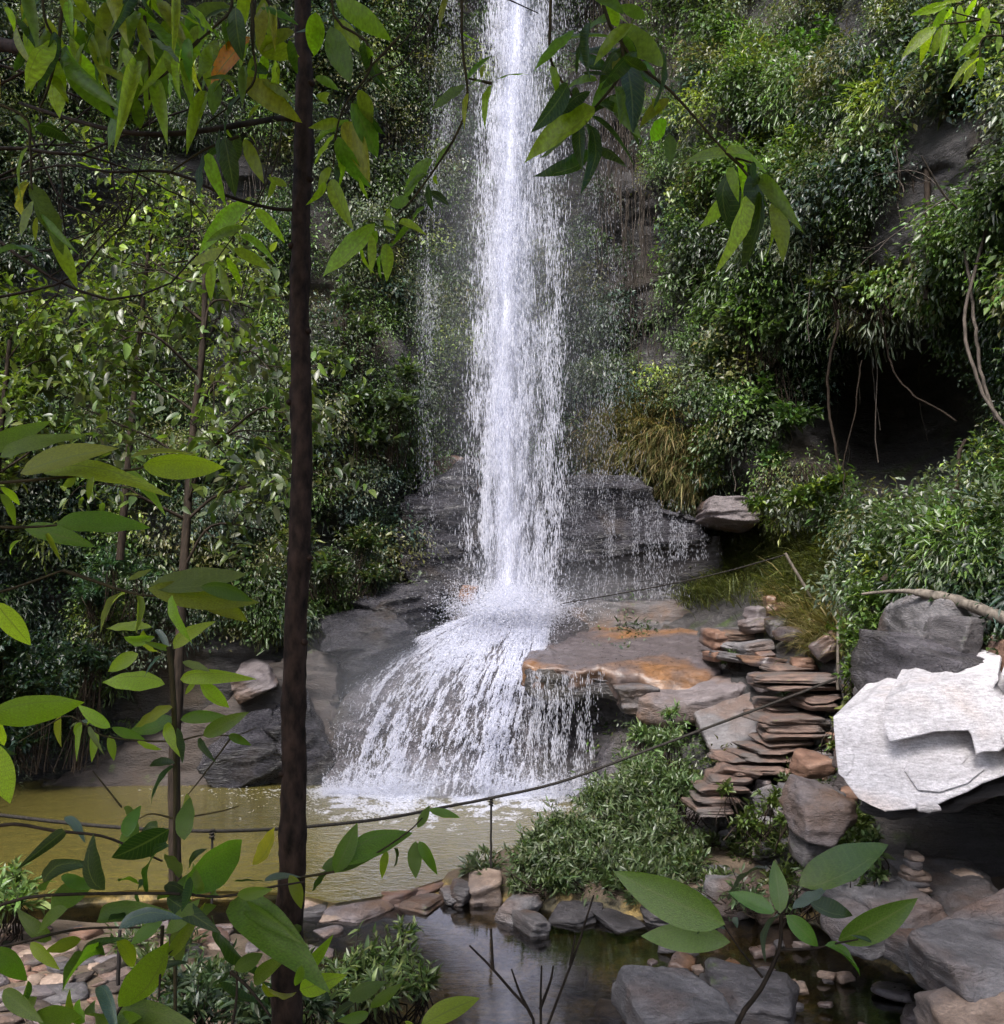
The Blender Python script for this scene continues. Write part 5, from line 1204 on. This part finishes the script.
# sprays over the top corner (coordinates read off an enlargement of the corner)
def spray(name, label, cat='branch', loc=(0, 0, 5)):
    return empty(name, loc, label, cat)
s1 = spray('leafy_branch', 'hanging sprays of long drooping leaves in the upper corner', loc=at(60, -40, 2.4))
A = [(275,200,110,400,'b'),(250,120,130,270,'g',1.3),(290,300,265,575,'b'),(325,310,500,560,'g'),(310,220,510,450,'b'),(340,130,500,260,'g',1.3),(210,10,70,170,'d',1.4),(330,260,470,470,'g'),
     (745,190,890,265,'g'),(760,190,800,395,'g',1.3),(740,240,600,560,'g',1.0),(725,300,485,740,'g',1.0),(775,400,825,580,'b'),(690,500,690,655,'g'),(640,20,670,190,'d'),(560,0,450,170,'v',1.3),(870,60,1010,70,'v'),(750,110,900,250,'g',1.2),
     (860,400,905,470,'g'),(900,370,900,490,'d'),(930,240,920,400,'v',1.2),(180,640,325,645,'d',2.2),(75,580,170,635,'g',1.5),(480,330,690,370,'v'),(600,100,460,240,'v',1.2),(140,900,50,1010,'v',1.2),(700,60,600,150,'v'),(200,0,100,60,'g'),(420,0,640,-30,'g',1.2),(300,0,420,110,'v',1.2)]
place(s1, 'leaves', A + extra(60, -50, 950, -150, 330, 170, 80, 'gbvvdbb', 4), 0, 0, 5.02, 2.4, w=1.4, seed=1)
stem(s1, 'stem', [[(315,-300),(310,60),(280,290),(235,460),(200,540)],[(210,-250),(220,60),(270,190)],[(725,-250),(728,120),(750,330),(750,500)],[(1000,200),(920,280),(830,370),(780,400)],[(650,-250),(640,60)]], 0, 0, 5.02, 2.4, .005)
s1b = spray('leafy_branch', 'small spray of yellow green leaves with a spotted leaf below the corner', loc=at(-60, 130, 2.6))
place(s1b, 'leaves', [(90,545,10,655,'v',1.3),(100,600,50,700,'v',1.2),(95,545,180,730,'g',1.2),(110,650,100,720,'b'),(150,690,245,840,'b',1.0),(120,640,170,720,'g'),(0,760,120,690,'s'),(85,440,5,560,'s',.5),(110,730,70,740,'g')], 0, 0, 2.997, 2.3, seed=2)
stem(s1b, 'stem', [[(-200,250),(60,340),(90,440),(95,560),(120,650)]], 0, 0, 2.997, 2.3, .004)

s2 = spray('leafy_branch', 'spray with one orange leaf hanging against the trunk', loc=at(230, -40, 2.6))
B = [(300,30,45,60,'g',1.1),(290,40,180,55,'d'),(260,75,270,285,'d',1.2),(315,30,322,230,'d',1.3),(378,155,175,330,'o',1.1),(240,170,160,290,'v',1.3),(400,150,560,290,'v',2.2),(380,290,475,290,'d',2.0),(345,395,195,510,'d',1.4),
     (265,330,110,440,'b'),(240,335,210,470,'g',1.4),(270,330,345,400,'b'),(190,380,115,540,'b'),(340,330,550,470,'v',1.3),(270,570,310,800,'d',1.1),(185,640,140,820,'d',1.3),(200,640,220,780,'l'),(330,560,290,700,'d',1.2),(350,580,405,710,'b',1.2),(300,610,180,625,'d',1.5),
     (455,735,520,785,'v',1.5),(420,30,560,40,'g'),(370,560,410,600,'b'),(340,340,200,300,'g'),(420,330,560,380,'v',1.4),(150,240,100,330,'v',1.4),(250,540,230,690,'d',1.2),(280,540,300,590,'l'),(470,500,545,525,'g',1.2),(420,440,360,490,'b'),(560,130,420,180,'v',1.7)]
place(s2, 'leaves', B + extra(26, 20, 540, -80, 300, 140, 100, 'gvb', 5), 160, 0, 4.183, 2.6, w=1.35, seed=3)
stem(s2, 'stem', [[(300,-250),(300,20),(240,100),(140,190),(0,320)],[(390,-200),(385,150),(400,310),(345,400),(190,520)],[(330,570),(180,630),(30,730)]], 160, 0, 4.183, 2.6, .0045)
s2b = spray('leafy_branch', 'fan of yellow green leaflets behind the low limb', loc=at(262, 190, 3.2))
place(s2b, 'leaves', [(755,590,690,660,'v'),(765,625,840,695,'b',1.2),(750,600,600,740,'b'),(720,705,820,740,'b'),(700,745,800,785,'b'),(730,680,620,720,'g'),(690,750,560,780,'v'),(680,770,720,830,'b'),(655,790,675,880,'b'),(640,790,620,895,'b'),(860,560,805,525,'b',1.5),(730,620,640,660,'v')], 0, 0, 2.997, 3.2, w=1.15, seed=4)
stem(s2b, 'stem', [[(850,340),(830,470),(775,600),(720,680),(640,790)]], 0, 0, 2.997, 3.2, .003)

s3 = spray('leafy_branch', 'hanging leaves with dark and bright blades just past the trunk', loc=at(345, -40, 2.7))
Cc = [(715,10,665,190,'d',1.6),(735,0,945,120,'b',1.1),(730,80,840,200,'b',1.4),(715,110,770,335,'g',1.4),(850,170,840,300,'d'),(860,190,905,270,'b'),(650,320,740,360,'g',1.5),(650,50,655,255,'b',1.6),(650,400,770,420,'v',1.4),(790,500,650,480,'g',1.6),(745,500,650,550,'v',1.6),(730,560,645,670,'v',1.5),
      (830,375,895,500,'v',1.6),(800,430,930,650,'g',1.2),(770,510,885,690,'v',1.4),(745,570,840,805,'g',1.2),(735,630,790,760,'b'),(715,700,645,770,'b'),(740,690,740,750,'d',1.6),(715,750,765,905,'b',1.3),(905,260,910,350,'d'),(690,760,650,860,'b'),(770,410,720,470,'d',1.6),(810,420,890,570,'d',1.0),(830,740,845,830,'b')]
place(s3, 'leaves', Cc, 160, 0, 4.183, 2.7, w=1.4, seed=5)
stem(s3, 'stem', [[(730,-250),(725,60),(860,170),(880,290),(780,430),(740,540),(725,700)],[(1004,150),(900,260),(860,300)]], 160, 0, 4.183, 2.7, .0045)

s4 = spray('leafy_branch', 'drooping spray with a shiny pale leaf dangling before the falling water', loc=at(460, -40, 2.6))
Dd = [(740,50,540,240,'g',.9),(760,140,745,225,'b',1.6),(720,230,830,285,'d',1.6),(715,190,720,340,'d',1.4),(610,280,470,300,'g',1.7),(700,320,590,395,'g',1.5),(530,400,370,345,'s',1.3),(550,460,375,380,'d',1.3),(535,470,440,320,'b',1.2),(420,410,115,630,'b',.9),(350,490,180,605,'g',.7),(350,510,330,680,'b',1.3),(400,470,415,635,'b'),(480,520,495,690,'b',1.5),(520,530,340,575,'g'),(430,450,390,560,'b',1.6),(550,410,660,400,'b',1.4),(620,400,560,460,'g'),(720,130,560,230,'g')]
place(s4, 'leaves', Dd, 300, 150, 5.578, 2.6, w=1.35, seed=6)
De = [(390,255,295,310,'g',1.3),(395,240,455,155,'g',1.2),(440,235,440,180,'b',1.3),(480,240,560,185,'b',1.3),(470,255,420,320,'b',1.5),(400,280,370,330,'v',1.2),(340,-20,305,65,'v',1.4),(380,100,400,110,'b'),(440,245,400,235,'g'),(350,425,290,480,'g')]
place(s4, 'leaves', De, 335, 0, 2.997, 2.6, seed=7)
stem(s4, 'stem', [[(385,-300),(380,100),(398,290),(370,390),(310,490),(230,600),(180,650)],[(470,250),(400,235)]], 335, 0, 2.997, 2.6, .0045)
stem(s4, 'twig', [[(340,-60),(300,60),(200,190),(100,240),(20,350)],[(480,-20),(610,40)],[(290,0),(210,120),(140,170)]], 335, 0, 2.997, 2.65, .0025, 'twig')

s5 = spray('leafy_branch', 'large dark green leaf clusters hanging in front of the right side of the fall', loc=at(600, -40, 2.4))
s5['label'] = 'large dark green leaf clusters hanging just past the falling water'
E = [(330,60,205,45,'g'),(330,130,115,90,'g',1.2),(340,170,170,125,'d',1.2),(300,230,170,190,'d',.9),(290,250,205,235,'d',.8),(330,80,460,215,'g',1.6),(350,190,410,380,'d',1.4),(390,215,495,340,'d',1.6),(345,240,210,320,'g',.8),(265,350,440,430,'d',1.3),(240,390,415,510,'d',1.4),(105,220,135,290,'v',1.6),(160,280,97,415,'d',1.6),(185,290,195,360,'d',1.3),(250,360,40,480,'b',1.2),(190,410,120,555,'g',1.7),(200,410,190,530,'d',1.2),(215,410,295,580,'d',.8),(230,505,150,598,'d',1.7),(235,490,330,500,'d',.7),
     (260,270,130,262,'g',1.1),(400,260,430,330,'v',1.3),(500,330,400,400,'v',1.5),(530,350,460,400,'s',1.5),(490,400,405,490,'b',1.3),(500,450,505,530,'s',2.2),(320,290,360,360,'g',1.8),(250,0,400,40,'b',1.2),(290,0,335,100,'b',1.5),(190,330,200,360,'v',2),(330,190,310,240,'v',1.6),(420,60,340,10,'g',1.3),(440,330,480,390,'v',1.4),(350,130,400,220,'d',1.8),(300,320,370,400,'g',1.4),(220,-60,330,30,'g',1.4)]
place(s5, 'leaves', E + extra(14, 180, 470, 20, 330, 130, 110, 'dgdv', 21, .8), 520, 0, 3.347, 2.4, w=1.45, seed=8)
stem(s5, 'stem', [[(260,-250),(280,20),(330,130),(400,220),(500,300),(600,410),(690,510),(750,560)],[(110,-200),(100,100),(108,215),(180,330),(210,400)],[(340,130),(340,240),(260,350),(210,400)]], 520, 0, 3.347, 2.4, .005)
s5c = spray('leafy_branch', 'tip spray with black drooping leaves and bright backlit ones over the green cliff', loc=at(727, 150, 2.4))
G = [(700,520,540,510,'b',1.7),(690,510,780,480,'b',1.4),(700,520,830,525,'b'),(715,575,655,745,'d',1.7),(745,590,675,750,'b',1.5),(755,640,720,755,'l',1.5),(760,660,770,780,'l',1.4),(780,560,845,855,'d',1.0),(800,640,885,745,'d',1.1),(850,670,915,790,'b',1.3),(785,680,805,755,'b'),(840,740,850,860,'b',.9),(780,540,775,600,'d',1.8),(720,530,770,590,'b',1.6),(700,560,730,640,'v',1.3),(800,590,900,690,'g',1.1)]
place(s5c, 'leaves', G, 520, 0, 3.347, 2.4, w=1.5, seed=9)
stem(s5c, 'stem', [[(690,510),(740,560),(800,640),(830,690)],[(720,530),(780,545)]], 520, 0, 3.347, 2.4, .004)

s6 = spray('leafy_branch', 'bright lime leaflets poking in at the upper corner over the cliff', loc=at(1010, 30, 3.4))
H = [(830,15,740,40,'l'),(840,20,780,90,'l'),(850,20,830,60,'l'),(870,15,870,90,'l'),(800,80,705,150,'l'),(790,80,740,165,'l'),(820,80,790,160,'b'),(830,70,830,130,'l'),(920,0,890,40,'l'),(940,20,920,90,'b'),(950,20,945,90,'l'),(1004,30,965,50,'l'),(950,100,890,130,'l',1.2),(940,110,880,165,'l',1.2),(930,150,900,190,'b'),(930,180,850,220,'l'),(915,180,890,245,'l'),(935,170,930,240,'b'),(990,100,990,150,'s',1.3),(880,0,820,0,'l'),(960,60,1010,90,'l')]
place(s6, 'leaves', H, 670, 0, 3.006, 3.4, w=1.2, seed=10)
stem(s6, 'stem', [[(1150,60),(1004,70),(900,50),(830,30)],[(1100,120),(950,110),(930,180)],[(930,60),(810,75)]], 670, 0, 3.006, 3.4, .004)

# reaching branches at the side edge
s7 = spray('leafy_branch', 'long branch with big pointed green leaves reaching in at mid height', loc=at(-60, 480, 2.3))
place(s7, 'leaf', [(0,350,150,262,'g',1.5),(60,400,300,295,'b',1.5),(130,400,410,350,'b',1.3),(425,378,690,375,'b',1.3),(390,352,590,305,'v',1.0),(370,395,490,460,'b',1.5),(0,440,75,490,'b',1.6),(0,460,70,545,'g',1.5),(170,550,425,530,'g',1.5),(70,560,265,600,'g',1.3),(140,580,165,630,'v',1.5),(-60,330,120,270,'g',1.5),(280,410,250,470,'v',1.4),(230,400,180,470,'v',1.3),(60,600,0,640,'b',.7)], 0, 340, 2.997, 2.3, w=.95, single=True, seed=11)
stem(s7, 'stem', [[(-200,440),(0,428),(200,410),(400,388),(430,378)],[(-200,540),(0,560),(100,560),(170,555)]], 0, 340, 2.997, 2.3, .005)
s8 = spray('leafy_branch', 'low branch with broad shaded leaves hanging above the sapling', loc=at(-60, 600, 2.4))
place(s8, 'leaf', [(440,745,770,790,'v',1.2),(450,735,720,710,'g',1.4),(520,750,775,810,'v',1.2),(385,720,455,685,'v',1.6),(375,760,280,790,'v',1.8),(410,765,440,835,'v',1.7),(515,765,525,885,'b',2.4),(600,740,765,760,'g',1.4),(500,735,700,740,'v',1.5)], 0, 340, 2.997, 2.4, w=.98, single=True, seed=12)
stem(s8, 'stem', [[(-200,790),(0,755),(190,690)],[(190,690),(350,745),(430,765),(500,765)]], 0, 340, 2.997, 2.4, .005)
s9 = spray('leafy_branch', 'bright curling leaves at the side edge beside the pool', loc=at(-60, 650, 1.9))
place(s9, 'leaf', [(-20,165,118,340,'l',1.7),(-60,620,310,575,'b',1.0),(-40,640,90,780,'b',1.5),(-20,720,15,960,'l',2.0),(-60,700,20,790,'d',1.6)], 0, 560, 3.94, 1.9, w=1.1, single=True, seed=13)
stem(s9, 'stem', [[(-150,400),(-40,660)],[(-100,100),(-20,165)]], 0, 560, 3.94, 1.9, .004)

# the sapling
sp = empty('sapling', (at(176, 1000, 4.6) * [1, 1, 0] + [0, 0, .95]), 'young sapling with tiers of bright green leaves in front of the pool', 'sapling')
S = [(600,265,420,250,'b',.9),(610,300,460,345,'b',1.2),(565,275,578,430,'v',1.0),(610,275,680,335,'s',1.1),(685,350,805,212,'b',1.7),(700,310,745,315,'s',.8),(545,370,405,442,'b',1.7),(650,490,412,452,'b',1.3),(720,400,812,432,'g',1.5),(710,470,935,438,'b',1.1),(790,475,888,590,'b',1.5),(770,480,725,528,'b',1.6),(680,580,470,622,'b',1.1),(690,632,450,652,'g',1.1),(710,630,885,595,'g',1.1),(660,640,655,730,'b',2.2),
     (435,660,300,590,'b',1.5),(375,655,270,608,'s',.9),(325,640,270,700,'l',1.5),(320,650,295,722,'b'),(375,675,372,772,'b',1.5),(430,690,455,778,'b',1.6),(440,660,565,715,'g',1.1),(240,610,210,748,'v',1.2),(800,692,945,612,'g',1.7),(900,690,985,722,'g',1.7),(785,700,795,770,'d',1.5),(690,800,545,790,'d',.7),(690,810,555,915,'d',1.9),(735,920,740,1020,'v',2.2),(540,1015,480,960,'g',1.6),
     (650,385,580,380,'s',.6),(660,370,612,410,'s',.8),(670,350,590,335,'g',1.0),(700,660,720,780,'d',1.0),(340,650,360,610,'b'),(230,612,180,630,'v'),(540,715,600,755,'b',1.3),(350,655,365,715,'g')]
place(sp, 'leaf', S, 0, 560, 3.94, 4.6, w=1.1, single=True, seed=14, jy=.2)
stem(sp, 'stem', [[(665,340),(680,490),(690,700),(692,900),(690,1150),(690,1700),(700,2400)]], 0, 560, 3.94, 4.6, .014)
stem(sp, 'side_stem', [[(690,715),(560,712),(400,690),(280,615),(190,650),(70,720)],[(700,715),(800,690),(930,690),(1010,660)],[(910,700),(800,850),(740,925)],[(480,975),(365,830)],[(690,1020),(600,1000),(545,1020)],[(690,1020),(760,1010),(870,990),(940,970)]], 0, 560, 3.94, 4.6, .005)

# shrubby growth low in the corner
nz = spray('shrub', 'dark broad leaved shrub whose stems cross in front of the rubble bank', 'shrub', loc=(at(60, 1024, 2.6) * [1, 1, 0] + [0, 0, 1.4]))
Qq = [(135,325,165,200,'d',2.4),(310,325,225,200,'d',2.2),(150,380,260,290,'g',1.7),(200,380,80,440,'g',1.5),(375,170,390,62,'g',1.9),(545,178,545,40,'g',1.5),(500,145,335,248,'d',1.4),(500,195,345,238,'d',.8),(190,150,120,205,'d',1.6),(190,110,262,148,'s',1.2),(560,260,580,190,'d',1.8),(540,320,772,166,'g',1.7),(510,330,650,260,'g',1.6),(745,250,825,150,'y',1.4),(290,410,425,345,'g',1.6),(350,440,512,355,'s',1.5),(628,400,645,582,'d',2.3),(600,330,560,270,'g',1.7),(690,300,780,290,'d',1.4),(680,360,915,490,'g',1.3),(780,300,890,262,'s',1.0),(350,670,512,505,'b',1.2),(290,610,345,685,'s',1.7),(-20,500,85,585,'g',1.8),(90,480,165,545,'b',1.5),(200,710,310,650,'g',1.8),(340,700,545,690,'g',1.8),(690,560,780,515,'g',1.6),(750,600,808,530,'g',1.7),(885,620,985,590,'b',2.0),(330,690,200,760,'g',1.5),
      (350,300,400,270,'g',1.5),(430,300,360,330,'d',1.6),(480,420,380,470,'g',1.4),(560,350,470,300,'d',1.8),(620,340,700,310,'g',1.6),(640,370,560,420,'g',1.5),(700,340,790,330,'g',1.2),(10,620,90,700,'g',1.8),(110,640,40,720,'g',1.6),(420,700,300,740,'b',1.3),(900,560,960,500,'b',1.5),(530,290,500,200,'g',1.4),(720,370,800,420,'g',1.4),(230,700,180,650,'b',1.3),(470,690,600,720,'g',1.6),(100,690,230,720,'g',1.8),(240,470,140,500,'v',1.3)]
place(nz, 'leaf', Qq + extra(22, 60, 900, 120, 620, 120, 10, 'gdgdv', 22, 1.2), 0, 780, 2.953, 2.6, w=1.35, single=True, seed=15, jy=.2)
stem(nz, 'stem', [[(-150,420),(0,370),(140,340),(500,335),(650,345),(780,320),(900,300)],[(-60,150),(40,130),(160,150),(300,165),(400,205),(480,240)],[(-100,520),(60,480),(240,440),(480,435)],[(680,565),(740,620),(800,700)],[(600,1100),(690,700),(700,560)],[(200,1100),(330,720),(430,590),(510,500)],[(-60,900),(-40,500),(0,370)],[(480,430),(470,640)]], 0, 780, 2.953, 2.6, .005, 'twig')
nr = spray('shrub', 'leafy twig reaching out past the trunk over the pool edge', 'shrub', loc=at(300, 880, 2.9))
place(nr, 'leaf', [(0,575,65,438,'g',1.7),(20,550,205,412,'g',1.3),(-40,560,80,520,'g',1.6),(245,440,285,378,'g',1.3),(280,385,362,408,'g',1.1),(155,510,135,588,'l',1.6),(175,500,200,548,'d',1.5),(240,480,230,582,'g',1.5),(250,480,305,572,'g',1.3),(-20,570,-80,620,'d',1.6)], 335, 680, 2.976, 2.9, w=1.15, single=True, seed=16)
stem(nr, 'stem', [[(-120,590),(0,570),(60,550),(140,505),(220,450),(260,410)]], 335, 680, 2.976, 2.9, .004)
nb = spray('shrub', 'bright leaves rising at the lower picture edge between trunk and stream', 'shrub', loc=(at(370, 1040, 2.8) * [1, 1, 0] + [0, 0, 1.3]))
place(nb, 'leaf', [(255,1030,425,928,'b',1.0),(45,955,130,888,'g',1.8),(105,975,182,918,'g',1.8),(60,960,-20,1000,'d',1.5),(240,1035,200,1010,'b'),(100,990,20,1030,'g',1.8)], 335, 680, 2.976, 2.8, w=1.15, single=True, seed=17)
stem(nb, 'stem', [[(150,1500),(80,1100),(60,960)],[(150,1500),(230,1100),(255,1030)]], 335, 680, 2.976, 2.8, .004)

# the glossy young plant low down before the stream rocks
gp = empty('glossy_plant', (at(745, 1024, 3.4) * [1, 1, 0] + [0, 0, 1.3]), 'young plant with large glossy oval leaves in front of the stream rocks', 'plant')
place(gp, 'leaf', [(328,695,318,540,'g',2.9),(165,728,-158,590,'g',1.35),(180,780,-82,742,'g',1.15),(200,740,168,676,'s',2.6),(165,742,68,708,'s',1.5),(312,690,183,640,'g',2.0),(325,700,228,775,'s',1.7),(292,562,162,540,'s',1.4),(382,612,662,478,'g',1.35),(365,682,472,610,'s',1.7),(345,700,452,795,'g',2.0),(500,775,742,680,'g',1.55),(408,650,545,712,'d',1.5),(460,790,592,832,'g',2.0),(600,782,560,760,'d',1.6)], 670, 680, 2.976, 3.4, mat='leaf_gloss', single=True, seed=18, w=1.0, jy=.15)
stem(gp, 'stem', [[(130,1600),(150,1250),(200,1024),(270,920),(325,800),(330,700)]], 670, 680, 2.976, 3.4, .011, 'twig')
stem(gp, 'side_stem', [[(275,885),(230,830),(200,790),(160,730)],[(328,803),(420,800),(490,785),(560,772)],[(330,700),(385,612)],[(330,740),(370,680)]], 670, 680, 2.976, 3.4, .005, 'twig')

# bare twigs
tw = empty('dead_twig', (at(560, 1060, 4.6) * [1, 1, 0] + [0, 0, .6]), 'leafless dark twigs standing up before the stream', 'twig')
stem(tw, 'stem', [[(560,1400),(590,1150),(640,1010),(720,800),(745,720),(770,640)],[(590,1150),(590,1010),(530,930),(460,850),(425,815),(400,790)],[(615,1100),(612,960),(615,850)],[(585,1000),(550,930),(525,860)],[(610,980),(640,900),(650,850)],[(470,860),(465,740)],[(700,850),(715,760)]], 335, 680, 2.976, 4.6, .008, 'twig')
b = Buf(); r = np.random.default_rng(41)
for (x, y, a_, ln, rad) in [(-40,150,10,1.1,.014),(-40,110,-10,.9,.012),(-30,230,25,1.0,.012),(-40,300,-15,1.0,.01),(20,120,60,.8,.008),(-40,60,20,.9,.012),(60,165,70,.7,.007),(-40,190,0,1.0,.009)]:
    twiggy(b, at(x, y, 4.4), (math.cos(math.radians(a_)), r.normal() * .2, -math.sin(math.radians(a_))), ln * 1.0, rad * .8, 3, r, .5, 7)
tag(b.build('bare_branch', M['twig'], origin=at(-40, 180, 4.4)), 'dark tangle of leafless twigs reaching in below the corner sprays', 'branch')
b = Buf(); p = spline(poly3([(-60,40,4.2),(0,45,4.1),(24,48,4.0)]), 8); tube(b, p, .03, 8, wob=.08)
tag(b.build('bare_branch', M['bark_dark'], smooth=True, origin=p[0]), 'stub of a thick dark broken branch at the side edge', 'branch')

# ------------------------------------------------------------------ the slender tree standing in the shallows and its airy crown
def airy_tree(name, label, trunk, rad, targets, nleaf, L, cols, seed, mat='leaf', spread=.35, T=T_MED, loc=None, w=None, depth=2):
    r = np.random.default_rng(seed); tp = spline(poly3(trunk), 40); root = empty(name, tp[0], label, 'tree')
    b = Buf(); tube(b, tp, np.linspace(rad, rad * .45, len(tp)), 9, wob=.05); b.build('trunk', M['twig'], root, smooth=True)
    lb = Buf(); lf = Buf()
    for (x, y, Y) in targets:
        t = at(x, y, Y); i = np.argmin(np.linalg.norm(tp - (t + [0, 0, -.35]), axis=1)); s = tp[min(i, len(tp) - 1)]
        q = spline([s, (s + t) / 2 + r.normal(size=3) * .15 + [0, 0, .1], t], 10); tube(lb, q, np.linspace(rad * .3, rad * .08, len(q)), 4)
        tips = []
        for k in range(4): twiggy(lb, q[r.integers(4, len(q))], unit(t - s + r.normal(size=3) * .7), spread * r.uniform(1, 2), .007, 1, r, .6, 4, tips)
        for (tp_, d_) in tips:
            n = nleaf; P = tp_ - d_ * r.uniform(0, spread, (n, 1)) + r.normal(size=(n, 3)) * .08
            leaves(lf, P, unit(d_ * .5 + r.normal(size=(n, 3)) * .6 + [0, 0, -.25]), unit(r.normal(size=(n, 3)) * .4 + [0, 0, 1]), L * np.exp(r.normal(size=n) * .2), T, palette(n, cols, w))
    lb.build('limb', M['twig'], root); lf.build('crown', M[mat], root); return root
airy_tree('slender_tree', 'slender tree standing in the shallows between sapling stems, crown over the far bank', [(176,962,9.4),(175,860,9.4),(174,760,9.4),(178,690,9.4),(182,600,9.4),(187,520,9.5),(193,430,9.6),(203,340,9.7),(206,250,9.8)], .062,
    [(250,430,9.5),(270,370,9.2),(280,480,9.3),(150,380,9.6),(110,420,9.4),(225,330,10),(170,300,10),(260,310,9.8),(120,340,9.6),(235,460,9),(265,530,9.2),(130,480,9.3),(230,270,10),(150,260,10),(240,395,9.3),(275,420,9.1)], 9, .13, ((.08, .13, .03), (.12, .17, .03), (.10, .12, .07), (.05, .08, .02)), 1)
airy_tree('slender_tree', 'light yellow green tree on the bank at the side, crown low over the dark shore', [(-60,800,12),(-40,700,12),(-10,560,12),(0,440,12),(10,340,12)], .06,
    [(40,330,12),(20,380,12),(70,360,12),(-10,420,12),(60,400,12.2),(30,300,12.4),(-30,340,12),(80,310,12.4),(100,360,12.6),(20,440,12),(-20,480,12)], 12, .14, ((.13, .17, .03), (.09, .14, .02), (.06, .09, .02)), 2)
airy_tree('slender_tree', 'small leafy tree with lime leaves in front of the grey rock patch', [(120,560,15),(130,440,15),(140,330,15),(150,240,15)], .06,
    [(165,200,14.6),(190,210,14.6),(140,215,14.6),(120,180,14.6),(185,245,14.8),(150,270,14.6),(200,290,14.8),(110,260,14.6),(170,330,14.8),(90,230,14.6),(230,250,14.8)], 5, .15, ((.2, .27, .03), (.12, .18, .03), (.08, .12, .04)), 3)
